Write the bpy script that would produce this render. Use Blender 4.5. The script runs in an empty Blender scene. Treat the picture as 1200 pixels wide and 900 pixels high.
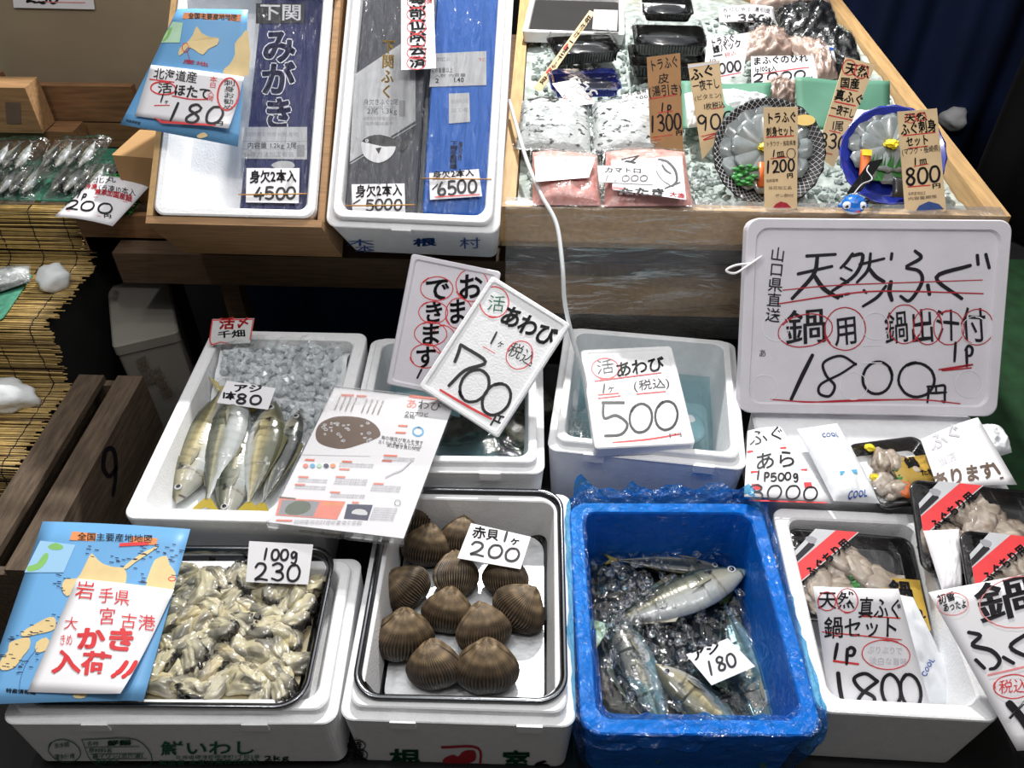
import bpy, bmesh, math, random
from mathutils import Vector, Matrix, noise, Euler
R_ = random.Random(7)
SC = bpy.context.scene
COL = SC.collection
# ------------------------------------------------------------------ camera
FPX = 970.0
PITCH = math.atan(880 / FPX)
YAW = math.radians(2.2)
CAM = Vector((0, 0, 1.6))
cd = bpy.data.cameras.new('camera'); cam = bpy.data.objects.new('camera', cd); COL.objects.link(cam)
cd.sensor_fit = 'HORIZONTAL'; cd.sensor_width = 36.0; cd.lens = 36.0 * FPX / 1200.0
cd.clip_start = 0.02; cd.clip_end = 60
cam.location = CAM; cam.rotation_euler = (math.pi / 2 - PITCH, 0, YAW)
SC.camera = cam
# ------------------------------------------------------------------ light and exposure
SC.view_settings.view_transform = 'Standard'
try: SC.view_settings.look = 'None'
except Exception: pass
SC.view_settings.gamma = 1.0; SC.view_settings.use_curve_mapping = False
SC.view_settings.exposure = 0.12
try:
    SC.cycles.use_denoising = True; SC.cycles.max_bounces = 10; SC.cycles.transparent_max_bounces = 24
    SC.cycles.sample_clamp_indirect = 4.0; SC.cycles.caustics_reflective = False; SC.cycles.caustics_refractive = False
except Exception: pass
W = bpy.data.worlds.new('market_hall'); SC.world = W; W.use_nodes = True
W.node_tree.nodes['Background'].inputs[0].default_value = (1.0, 0.95, 0.9, 1)
W.node_tree.nodes['Background'].inputs[1].default_value = 0.105
def lamp(name, kind, loc, power, color, size=.05, target=None, **k):
    l = bpy.data.lights.new(name, kind); l.energy = power; l.color = color
    if kind in ('POINT', 'SPOT'): l.shadow_soft_size = size
    if kind == 'AREA': l.size = size
    for a, b in k.items(): setattr(l, a, b)
    o = bpy.data.objects.new(name, l); COL.objects.link(o); o.location = loc
    if target is not None: o.rotation_euler = (Vector(target) - Vector(loc)).to_track_quat('-Z', 'Y').to_euler()
    return o
lamp('stall_lamp', 'SPOT', (0.0, 2.55, 2.35), 250, (1.0, .98, .95), .045, (-.05, 1.0, .55), spot_size=math.radians(120), spot_blend=.5)
lamp('overhead_fill', 'AREA', (.1, 1.25, 3.1), 30, (.98, .98, 1.0), 3.0, (.1, 1.25, 0))  # broad soft fill added overhead, not an actual fixture
for x, y, z, p in ((-.95, .60, 2.5, 20), (.15, .52, 2.6, 20), (1.0, .52, 2.6, 16), (-.25, 1.02, 2.6, 8)):
    lamp('hanging_bulb', 'POINT', (x, y, z), p, (1.0, .98, .95), .04)
# ------------------------------------------------------------------ picture to place
CP, SP_, CY, SY = math.cos(PITCH), math.sin(PITCH), math.cos(YAW), math.sin(YAW)
def ray(px, py):
    a = (px - 600) / FPX; b = (450 - py) / FPX
    x, y, z = a, CP + b * SP_, -SP_ + b * CP
    return Vector((CY * x - SY * y, SY * x + CY * y, z))
def at(px, py, z):
    d = ray(px, py); return CAM + d * ((z - CAM.z) / d.z)
def aty(px, py, y):
    d = ray(px, py); return CAM + d * ((y - CAM.y) / d.y)
class Pl:
    """a flat sheet in the place: origin, tilt from level (degrees), heading, and roll"""
    def __init__(s, o, tilt=0, yaw=0, roll=0):
        s.o = Vector(o)
        m = Matrix.Rotation(math.radians(yaw), 3, 'Z') @ Matrix.Rotation(math.radians(tilt), 3, 'X') @ Matrix.Rotation(math.radians(roll), 3, 'Y')
        s.u, s.v, s.n = m.col[0].copy(), m.col[1].copy(), m.col[2].copy()
    def hit(s, px, py):
        d = ray(px, py); return CAM + d * ((s.o - CAM).dot(s.n) / d.dot(s.n))
    def up(s, h):
        q = Pl.__new__(Pl); q.u, q.v, q.n = s.u, s.v, s.n; q.o = s.o + s.n * h; return q
def PZ(px, py, z, tilt=0, yaw=0, roll=0): return Pl(at(px, py, z), tilt, yaw, roll)
# ------------------------------------------------------------------ materials
def lin(c):
    return tuple(((x / 255) / 12.92 if x / 255 <= .04045 else ((x / 255 + .055) / 1.055) ** 2.4) for x in c) + (1,)
MATS = {}
def M(name, rgb, rough=.5, metal=0., var=0., vs=30., bump=0., bs=200., spec=.5, rgb2=None, stretch=None, attr=False, trans=0., coat=0., wave=False, alpha=1.):
    m = bpy.data.materials.new(name); m.use_nodes = True; nt = m.node_tree; N = nt.nodes; L = nt.links
    b = N['Principled BSDF']
    b.inputs['Roughness'].default_value = rough; b.inputs['Metallic'].default_value = metal
    b.inputs['Specular IOR Level'].default_value = spec
    b.inputs['Base Color'].default_value = lin(rgb)
    if trans: b.inputs['Transmission Weight'].default_value = trans
    if coat: b.inputs['Coat Weight'].default_value = coat; b.inputs['Coat Roughness'].default_value = .06
    if alpha < 1: b.inputs['Alpha'].default_value = alpha
    tc = N.new('ShaderNodeTexCoord'); mp = N.new('ShaderNodeMapping')
    L.new(tc.outputs['Object'], mp.inputs['Vector'])
    if stretch: mp.inputs['Scale'].default_value = stretch
    src = None
    if attr:
        a = N.new('ShaderNodeVertexColor'); a.layer_name = 'col'; src = a.outputs['Color']; L.new(src, b.inputs['Base Color'])
    if var or rgb2:
        n = N.new('ShaderNodeTexNoise'); n.inputs['Scale'].default_value = vs; n.inputs['Detail'].default_value = 5
        L.new(mp.outputs[0], n.inputs['Vector'])
        r = N.new('ShaderNodeValToRGB'); r.color_ramp.elements[0].position = .35; r.color_ramp.elements[1].position = .68
        if rgb2: c1, c2 = lin(rgb), lin(rgb2)
        else:
            c = lin(rgb); c1 = tuple(min(1, x * (1 + var)) for x in c[:3]) + (1,); c2 = tuple(x * (1 - var) for x in c[:3]) + (1,)
        if attr: c1, c2 = (1 + 0, 1, 1, 1), (1 - var, 1 - var, 1 - var, 1)
        r.color_ramp.elements[0].color = c1; r.color_ramp.elements[1].color = c2
        L.new(n.outputs['Fac'], r.inputs['Fac'])
        if attr:
            mx = N.new('ShaderNodeMix'); mx.data_type = 'RGBA'; mx.blend_type = 'MULTIPLY'; mx.inputs[0].default_value = 1
            L.new(src, mx.inputs[6]); L.new(r.outputs[0], mx.inputs[7]); L.new(mx.outputs[2], b.inputs['Base Color'])
        else: L.new(r.outputs[0], b.inputs['Base Color'])
    if bump:
        n2 = N.new('ShaderNodeTexNoise'); n2.inputs['Scale'].default_value = bs; n2.inputs['Detail'].default_value = 3
        L.new(mp.outputs[0], n2.inputs['Vector'])
        bp = N.new('ShaderNodeBump'); bp.inputs['Strength'].default_value = bump; bp.inputs['Distance'].default_value = .003
        L.new(n2.outputs['Fac'], bp.inputs['Height']); L.new(bp.outputs[0], b.inputs['Normal'])
    MATS[name] = m
    return m
def film(name, clear=.8, tint=(255, 255, 255), rough=.12, bump=.6, bs=25., haze=.0, stretch=None, fres=.30):
    """thin clear plastic: mostly see-through, glossy where it turns away, crumpled"""
    m = bpy.data.materials.new(name); m.use_nodes = True; nt = m.node_tree; N = nt.nodes; L = nt.links
    N.remove(N['Principled BSDF']); out = N['Material Output']
    t = N.new('ShaderNodeBsdfTransparent'); t.inputs[0].default_value = lin(tint)
    g = N.new('ShaderNodeBsdfGlossy'); g.inputs['Roughness'].default_value = rough
    g.inputs['Color'].default_value = (1, 1, 1, 1)
    tc = N.new('ShaderNodeTexCoord'); mp = N.new('ShaderNodeMapping'); L.new(tc.outputs['Object'], mp.inputs[0])
    if stretch: mp.inputs['Scale'].default_value = stretch
    n = N.new('ShaderNodeTexNoise'); n.inputs['Scale'].default_value = bs; n.inputs['Detail'].default_value = 4; n.inputs['Distortion'].default_value = 1.2
    L.new(mp.outputs[0], n.inputs['Vector'])
    bp = N.new('ShaderNodeBump'); bp.inputs['Strength'].default_value = bump; bp.inputs['Distance'].default_value = .02
    L.new(n.outputs['Fac'], bp.inputs['Height']); L.new(bp.outputs[0], g.inputs['Normal'])
    lw = N.new('ShaderNodeLayerWeight'); lw.inputs['Blend'].default_value = fres; L.new(bp.outputs[0], lw.inputs['Normal'])
    mr = N.new('ShaderNodeMapRange'); mr.inputs['To Min'].default_value = 1 - clear; mr.inputs['To Max'].default_value = min(1, 1 - clear + .5)
    L.new(lw.outputs['Fresnel'], mr.inputs['Value'])
    mx = N.new('ShaderNodeMixShader'); L.new(mr.outputs[0], mx.inputs[0]); L.new(t.outputs[0], mx.inputs[1]); L.new(g.outputs[0], mx.inputs[2])
    last = mx
    if haze:
        d = N.new('ShaderNodeBsdfDiffuse'); d.inputs[0].default_value = lin((0, 112, 222) if name == 'bag_blue' else (235, 238, 240))
        m2 = N.new('ShaderNodeMixShader'); m2.inputs[0].default_value = haze
        L.new(mx.outputs[0], m2.inputs[1]); L.new(d.outputs[0], m2.inputs[2]); last = m2
    L.new(last.outputs[0], out.inputs['Surface'])
    MATS[name] = m
    return m
M('foam', (240, 241, 243), .65, bump=.25, bs=260, var=.03, vs=60)
M('foam_old', (205, 204, 205), .7, bump=.3, bs=240, var=.10, vs=14)
M('foam_board', (222, 219, 226), .55, bump=.12, bs=200, var=.03, vs=20)
M('foam_print', (222, 212, 196), .7, bump=.2, bs=220, var=.05, vs=12)
M('paper', (243, 242, 246), .6, var=.015, vs=10)
M('paper_dull', (214, 216, 216), .6, var=.05, vs=12)
M('board_paper', (240, 210, 164), .6, var=.06, vs=20)
M('board_dark', (184, 140, 96), .55, var=.08, vs=20)
M('map_blue', (112, 172, 222), .45, var=.08, vs=6)
M('map_pale', (160, 205, 238), .5)
for n_, c_ in dict(ink=(26, 24, 30), red=(222, 62, 66), dark_red=(186, 44, 58), pink=(238, 150, 150), green_ink=(28, 104, 74), blue_ink=(40, 84, 168),
                   grey_ink=(150, 150, 156), land=(232, 206, 150), land_green=(138, 196, 112), orange=(236, 150, 96), white_ink=(240, 240, 244), steel_blue=(58, 86, 150),
                   gold=(188, 154, 62), gold_pale=(222, 190, 110), navy_ink=(40, 44, 78), faint=(205, 204, 210), silver=(190, 192, 196), brown_ink=(110, 92, 80), sky_ink=(96, 176, 220),
                   light_green=(190, 226, 196), yellow=(240, 214, 40), salmon=(240, 136, 116), olive=(92, 104, 84)).items():
    M(n_, c_, .45, var=.06, vs=40)
M('wood', (156, 120, 82), .6, var=.22, vs=10, stretch=(1.2, 14, 14), bump=.2, bs=60)
M('wood_pale', (176, 142, 96), .6, var=.15, vs=9, stretch=(14, 1.4, 14), bump=.15, bs=60)
M('wood_dark', (84, 64, 46), .7, var=.3, vs=10, stretch=(1.2, 16, 16), bump=.3, bs=60)
M('wood_red', (128, 92, 60), .6, var=.3, vs=9, stretch=(1.2, 14, 14), bump=.2, bs=60)
M('wood_old', (92, 77, 62), .75, var=.35, vs=12, stretch=(10, 1.5, 10), bump=.4, bs=60)
M('carton', (176, 138, 92), .8, var=.06, vs=10)
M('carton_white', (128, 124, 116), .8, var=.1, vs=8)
M('panel', (158, 142, 118), .4, var=.15, vs=3, bump=.1, bs=8)
M('steel', (112, 114, 118), .2, metal=1., var=.06, vs=30, bump=.04, bs=30)  # darkened: dim surroundings reflected in the tray walls put into the colour
M('steel_floor_lit', (214, 216, 218), .48, metal=1., var=.08, vs=40, bump=.25, bs=60)  # same steel made paler, the tray floor's brightness put into the colour
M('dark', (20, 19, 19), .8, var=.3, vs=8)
M('floor_dark', (34, 33, 34), .6, var=.3, vs=4)
M('floor_green', (24, 62, 30), .8, var=.3, vs=20)
M('cloth_navy', (14, 34, 74), .8, var=.2, vs=5)
M('cloth_black', (12, 12, 14), .85, var=.2, vs=5)
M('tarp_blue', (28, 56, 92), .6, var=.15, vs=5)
M('bamboo', (206, 178, 112), .5, attr=True, var=.25, vs=60)
M('thread', (26, 22, 22), .9)
M('turf', (62, 128, 104), .8, var=.25, vs=60, bump=.4, bs=300)
M('mesh_green', (34, 132, 60), .6)
M('skin_fish', (150, 150, 140), .22, attr=True, spec=.8, coat=.6, bump=.15, bs=160)
M('skin_wet', (150, 150, 140), .18, attr=True, spec=.6, coat=.8, bump=.12, bs=120)
M('shell', (96, 72, 50), .45, attr=True, spec=.4, bump=.25, bs=240)
M('meat', (214, 200, 186), .3, attr=True, spec=.5, coat=.5, bump=.4, bs=60, var=.25, vs=70)
M('fin', (120, 112, 90), .35, attr=True, coat=.3)
M('eye_black', (10, 10, 12), .1, coat=1)
M('black_plastic', (18, 18, 20), .18, coat=.4)
M('navy_pack', (38, 44, 96), .55)
M('grey_pack', (72, 74, 84), .55)
M('blue_pack', (14, 96, 190), .55)
M('black_pad', (36, 38, 42), .3, coat=.4)
M('bin_blue', (0, 142, 236), .45, coat=.1, var=.04, vs=10)
M('toy_blue', (28, 112, 206), .25, coat=.6)
M('plate_blue', (38, 52, 150), .2, coat=.6, var=.2, vs=50)
M('plate_net', (20, 21, 24), .55)
M('rubber', (196, 140, 66), .5)
M('cord_white', (240, 240, 240), .6)
M('tube_clear', (222, 226, 228), .2, alpha=.72, coat=.4)
M('sheet_green', (80, 130, 108), .6, var=.06, vs=10)
M('ice', (232, 240, 244), .16, trans=.22, bump=.4, bs=60, spec=.6)
M('ice_white', (232, 236, 238), .45, bump=.4, bs=60, var=.05, vs=20)
M('ice_green', (206, 218, 214), .14, trans=.3, bump=.4, bs=70, spec=.6)
M('cool_pack', (236, 240, 244), .35, var=.06, vs=30, bump=.3, bs=40)
M('abalone', (46, 44, 40), .4, var=.4, vs=40, rgb2=(88, 92, 76), bump=.5, bs=60)
M('roe', (226, 150, 142), .3, var=.2, vs=60, rgb2=(240, 190, 182), bump=.4, bs=120, coat=.5)
M('fugu_skin', (216, 222, 222), .25, var=.3, vs=22, rgb2=(40, 44, 48), bump=.5, bs=60, coat=.5)
M('orange_food', (226, 112, 44), .35, coat=.5)
M('leaf_green', (58, 138, 66), .5, var=.2, vs=60)
M('petal', (158, 168, 170), .2, trans=.35, coat=.6, var=.1, vs=80)
film('film_clear', .98, rough=.19, bump=.5, bs=18)
film('film_crease', .985, rough=.2, bump=1.0, bs=7, stretch=(7, 1.2, 1.2))
film('film_pack', .985, rough=.17, bump=.3, bs=22)
film('film_bag', .97, rough=.2, bump=.7, bs=22, haze=.06)
film('film_sheet', .97, rough=.22, bump=.35, bs=9, haze=.07, stretch=(1, 2, 4))
film('acrylic', .985, rough=.04, bump=.0, bs=4)
film('bag_blue', .97, tint=(185, 238, 255), rough=.2, bump=1.0, bs=34, haze=.12)
film('water', .98, tint=(205, 232, 236), rough=.05, bump=.25, bs=30)
film('water_blue', .97, tint=(205, 228, 236), rough=.06, bump=.5, bs=20)
# ------------------------------------------------------------------ mesh collecting
ROOTS = {}
def setp(o, label=None, cat=None, group=None, kind=None):
    if label: o['label'] = label
    if cat: o['category'] = cat
    if group: o['group'] = group
    if kind: o['kind'] = kind
    return o
def root(name, loc, label, cat, group=None, rot=None):
    o = bpy.data.objects.new(name, None); COL.objects.link(o); o.location = loc; o.empty_display_size = .02
    if rot is not None: o.rotation_euler = rot
    ROOTS[o.name] = o.matrix_basis.copy()
    return setp(o, label, cat, group)
class MB:
    def __init__(s): s.v, s.f, s.m, s.sm, s.c = [], [], [], [], None
    def add(s, vs, fs, mi=0, smooth=False, col=None):
        k = len(s.v); s.v += [Vector(p) for p in vs]
        for f in fs:
            s.f.append([i + k for i in f]); s.m.append(mi); s.sm.append(smooth)
        if col is not None:
            if s.c is None: s.c = [(1, 1, 1, 1)] * k
            s.c += col if isinstance(col, list) else [col] * len(vs)
        elif s.c is not None: s.c += [(1, 1, 1, 1)] * len(vs)
        return s
    def hexa(s, b, t, mi=0, col=None):
        return s.add(list(b) + list(t), [(3, 2, 1, 0), (4, 5, 6, 7), (0, 1, 5, 4), (1, 2, 6, 5), (2, 3, 7, 6), (3, 0, 4, 7)], mi, False, col)
    def box(s, x0, x1, y0, y1, z0, z1, mi=0, M_=None):
        b = [Vector(p) for p in ((x0, y0, z0), (x1, y0, z0), (x1, y1, z0), (x0, y1, z0))]; t = [Vector(p) for p in ((x0, y0, z1), (x1, y0, z1), (x1, y1, z1), (x0, y1, z1))]
        if M_ is not None: b = [M_ @ p for p in b]; t = [M_ @ p for p in t]
        return s.hexa(b, t, mi)
    def loft(s, rings, mi=0, cap0=True, cap1=True, smooth=False, closed=True, col=None):
        n = len(rings[0]); vs = [p for r in rings for p in r]; fs = []
        for i in range(len(rings) - 1):
            for j in range(n if closed else n - 1):
                a = i * n + j; b = i * n + (j + 1) % n
                fs.append((a, b, b + n, a + n))
        if cap0: fs.append(tuple(range(n - 1, -1, -1)))
        if cap1: fs.append(tuple((len(rings) - 1) * n + j for j in range(n)))
        return s.add(vs, fs, mi, smooth, col)
    def tube(s, pts, r, n=8, mi=0, col=None, caps=True):
        pts = [Vector(p) for p in pts]; rings = []; ref = None
        for i, p in enumerate(pts):
            d = (pts[min(i + 1, len(pts) - 1)] - pts[max(i - 1, 0)])
            if d.length < 1e-9: d = Vector((0, 0, 1))
            d.normalize()
            if ref is None: ref = Vector((0, 0, 1)) if abs(d.z) < .9 else Vector((1, 0, 0))
            a = d.cross(ref); a.normalize(); b = a.cross(d); ref = b
            rr = r[i] if isinstance(r, (list, tuple)) else r
            rings.append([p + (a * math.cos(2 * math.pi * k / n) + b * math.sin(2 * math.pi * k / n)) * rr for k in range(n)])
        return s.loft(rings, mi, caps, caps, True, True, col)
    def grid(s, fn, nu, nv, mi=0, smooth=True, th=0., col=None):
        vs = [Vector(fn(i / nu, j / nv)) for j in range(nv + 1) for i in range(nu + 1)]
        q = lambda i, j: j * (nu + 1) + i
        fs = [(q(i, j), q(i + 1, j), q(i + 1, j + 1), q(i, j + 1)) for j in range(nv) for i in range(nu)]
        if th:
            k = len(vs); nr = []
            for j in range(nv + 1):
                for i in range(nu + 1):
                    a = vs[q(min(i + 1, nu), j)] - vs[q(max(i - 1, 0), j)]; b = vs[q(i, min(j + 1, nv))] - vs[q(i, max(j - 1, 0))]
                    n = a.cross(b); nr.append(n.normalized() if n.length > 1e-12 else Vector((0, 0, 1)))
            lo = [p - n * th for p, n in zip(vs, nr)]
            fs2 = [tuple(k + x for x in reversed(f)) for f in fs]
            edge = [q(i, 0) for i in range(nu)] + [q(nu, j) for j in range(nv)] + [q(i, nv) for i in range(nu, 0, -1)] + [q(0, j) for j in range(nv, 0, -1)]
            fs3 = [(edge[(a + 1) % len(edge)], edge[a], edge[a] + k, edge[(a + 1) % len(edge)] + k) for a in range(len(edge))]
            return s.add(vs + lo, fs + fs2 + fs3, mi, smooth, col)
        return s.add(vs, fs, mi, smooth, col if not callable(col) else [col(i / nu, j / nv) for j in range(nv + 1) for i in range(nu + 1)])
    def blob(s, c, r, sub=1, amp=.25, fr=1.5, mi=0, seed=0, smooth=False, rot=None, col=None):
        bm = bmesh.new(); bmesh.ops.create_icosphere(bm, subdivisions=sub, radius=1)
        o = Vector((seed * 3.1, seed * 1.7, seed * 2.3)); vs = []
        for v in bm.verts:
            p = v.co * (1 + amp * noise.noise(v.co * fr + o))
            p = Vector((p.x * r[0], p.y * r[1], p.z * r[2]))
            if rot is not None: p = rot @ p
            vs.append(p + Vector(c))
        fs = [[v.index for v in f.verts] for f in bm.faces]; bm.free()
        return s.add(vs, fs, mi, smooth, col)
    def mesh(s, name, mats):
        me = bpy.data.meshes.new(name); me.from_pydata(s.v, [], s.f)
        for m in mats: me.materials.append(MATS[m] if isinstance(m, str) else m)
        me.polygons.foreach_set('material_index', s.m); me.polygons.foreach_set('use_smooth', s.sm)
        if s.c is not None:
            a = me.color_attributes.new('col', 'FLOAT_COLOR', 'POINT')
            a.data.foreach_set('color', [x for c in s.c for x in c])
        me.update()
        return me
    def build(s, name, mats, parent=None, label=None, cat=None, group=None, kind=None, local=False):
        """link as one object; world-space vertices are moved into the parent's (or the object's own) frame"""
        if isinstance(mats, str): mats = [mats]
        loc = None
        if parent is not None:
            if not local:
                inv = parent.matrix_basis.inverted() if parent.parent is None else (parent.parent.matrix_basis @ parent.matrix_basis).inverted()
                s.v = [inv @ p for p in s.v]
        elif not local:
            xs = [p.x for p in s.v]; ys = [p.y for p in s.v]; zs = [p.z for p in s.v]
            loc = Vector(((min(xs) + max(xs)) / 2, (min(ys) + max(ys)) / 2, min(zs))); s.v = [p - loc for p in s.v]
        o = bpy.data.objects.new(name, s.mesh(name, mats)); COL.objects.link(o)
        if parent is not None: o.parent = parent
        if loc is not None: o.location = loc
        return setp(o, label, cat, group, kind)
def rr(w, d, r, n=5, cx=0., cy=0.):
    """rounded rectangle, counter-clockwise"""
    out = []; r = max(1e-4, min(r, w / 2 - 1e-4, d / 2 - 1e-4))
    for sx, sy, a0 in ((1, -1, -90), (1, 1, 0), (-1, 1, 90), (-1, -1, 180)):
        for k in range(n + 1):
            a = math.radians(a0 + 90 * k / n)
            out.append((cx + sx * (w / 2 - r) + r * math.cos(a), cy + sy * (d / 2 - r) + r * math.sin(a)))
    return out
def frame(o, u, v):
    u = u.normalized(); n = u.cross(v).normalized(); v = n.cross(u)
    m = Matrix((u, v, n)).transposed().to_4x4(); m.translation = o
    return m
def rings_mb(mb, M_, w, d, spec, mi=0, cap0=True, cap1=True, n=5, smooth=False):
    """spec: (inset, height, corner radius) rings, around the centre of M_"""
    mb.loft([[M_ @ Vector((x, y, h)) for x, y in rr(w - 2 * i, d - 2 * i, r, n)] for i, h, r in spec], mi, cap0, cap1, smooth)
    return mb
def smooth_pts(pts, per=6, closed=False):
    pts = [Vector(p) for p in pts]
    if len(pts) < 3: return pts
    out = []; n = len(pts)
    for i in range(n if closed else n - 1):
        p0 = pts[(i - 1) % n] if closed or i > 0 else pts[0] * 2 - pts[1]
        p1, p2 = pts[i], pts[(i + 1) % n]
        p3 = pts[(i + 2) % n] if closed or i < n - 2 else pts[-1] * 2 - pts[-2]
        for k in range(per):
            t = k / per
            out.append(.5 * ((2 * p1) + (p2 - p0) * t + (2 * p0 - 5 * p1 + 4 * p2 - p3) * t * t + (3 * p1 - p0 - 3 * p2 + p3) * t ** 3))
    if not closed: out.append(pts[-1])
    return out
# ------------------------------------------------------------------ writing
_G = {}
_tc = bpy.data.curves.new('glyphs', 'FONT'); _to = bpy.data.objects.new('glyphs', _tc); COL.objects.link(_to)
def glyph(ch, bold):
    k = (ch, bold)
    if k not in _G and bold > .016:      # heavy brush: the thin glyph laid several times around itself
        vs, fs, adv = glyph(ch, .012); r = bold - .008; v2 = []; f2 = []
        for q in range(7):
            dx, dy = (0, 0) if q == 6 else (r * math.cos(q * math.pi / 3), r * math.sin(q * math.pi / 3)); b = len(v2)
            v2 += [(x + dx, y + dy) for x, y in vs]; f2 += [tuple(i + b for i in f) for f in fs]
        _G[k] = (v2, f2, adv)
    if k not in _G:
        _tc.body = ch; _tc.size = 1; _tc.resolution_u = 3; _tc.offset = bold
        bpy.context.view_layer.update()
        dg = bpy.context.evaluated_depsgraph_get(); me = bpy.data.meshes.new_from_object(_to.evaluated_get(dg))
        vs = [(v.co.x, v.co.y) for v in me.vertices]; fs = [tuple(p.vertices) for p in me.polygons]
        x1 = max((v[0] for v in vs), default=.3); x0 = min((v[0] for v in vs), default=0)
        adv = 1.0 if ord(ch) > 0x2000 else (x1 + .08 if vs else .35)
        _G[k] = (vs, fs, adv); bpy.data.meshes.remove(me)
    return _G[k]
DIG = {'0': [[(.62, .96), (.3, .9), (.08, .55), (.15, .12), (.48, .02), (.8, .2), (.92, .6), (.75, .92), (.5, .97)]],
       '1': [[(.62, 1), (.5, .5), (.38, 0)]],
       '2': [[(.1, .75), (.3, .97), (.68, .95), (.8, .7), (.55, .35), (.1, .04), (.45, .08), (.95, .03)]],
       '3': [[(.12, .88), (.5, 1), (.8, .84), (.7, .6), (.38, .52), (.75, .45), (.86, .2), (.55, 0), (.08, .1)]],
       '4': [[(.6, 1), (.3, .6), (.06, .3), (.5, .3), (.98, .32)], [(.72, .6), (.66, .3), (.6, 0)]],
       '5': [[(.22, .98), (.2, .75), (.16, .52), (.5, .62), (.85, .45), (.8, .15), (.45, 0), (.08, .08)], [(.22, .97), (.6, .98), (.9, .96)]],
       '6': [[(.62, 1), (.3, .7), (.1, .3), (.25, .03), (.6, 0), (.85, .2), (.72, .45), (.4, .45), (.14, .25)]],
       '7': [[(.08, .72), (.1, .97), (.5, .93), (.9, .95), (.7, .5), (.5, 0)]],
       '8': [[(.86, .84), (.6, 1), (.28, .9), (.25, .68), (.55, .52), (.82, .28), (.62, .02), (.25, .04), (.16, .25), (.45, .5), (.75, .66), (.86, .86)]],
       '9': [[(.8, .8), (.5, 1), (.15, .85), (.2, .55), (.5, .48), (.78, .7), (.82, .85), (.76, .45), (.6, 0)]],
       'p': [[(.3, .7), (.25, .2), (.2, -.3)], [(.26, .5), (.55, .72), (.85, .55), (.7, .22), (.28, .2)]],
       '円': [[(.12, .95), (.1, .5), (.04, 0)], [(.12, .93), (.5, .93), (.88, .95), (.88, .5), (.86, 0), (.74, .06)], [(.5, .92), (.5, .5)], [(.12, .48), (.5, .48), (.88, .5)]],
       '!': [[(.5, 1), (.48, .6), (.45, .35)], [(.44, .1), (.43, .02)]], ',': [[(.4, .1), (.3, -.1)]], 'g': [[(.75, .65), (.45, .75), (.2, .5), (.35, .2), (.7, .4), (.78, .68), (.75, 0), (.5, -.3), (.2, -.2)]],
       ' ': [], 'k': [[(.2, 1), (.2, 0)], [(.75, .6), (.25, .3), (.8, 0)]]}
def ribbon(pts, w, taper=.5):
    """flat brush stroke: 2-D outline quads"""
    n = len(pts); vs = []; fs = []
    for i, p in enumerate(pts):
        d = pts[min(i + 1, n - 1)] - pts[max(i - 1, 0)]
        if d.length < 1e-9: d = Vector((1, 0))
        d.normalize(); q = Vector((-d.y, d.x)); t = i / max(1, n - 1)
        ww = w / 2 * (1 - taper * abs(t - .45) ** 1.6 * 1.2)
        vs += [p + q * ww, p - q * ww]
    for i in range(n - 1): fs.append((2 * i, 2 * i + 1, 2 * i + 3, 2 * i + 2))
    # rounded ends
    for e, sgn in ((0, -1), (n - 1, 1)):
        a, b = vs[2 * e], vs[2 * e + 1]; c = (a + b) / 2; q = (a - b) / 2; d = Vector((q.y, -q.x)) * sgn * (-1 if sgn < 0 else 1)
        d = Vector((q.y, -q.x)) * (1 if sgn > 0 else -1)
        k = len(vs); vs += [c + q * .6 + d * .75, c - q * .6 + d * .75]
        fs.append((2 * e, 2 * e + 1, k + 1, k))
    return vs, fs
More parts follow.
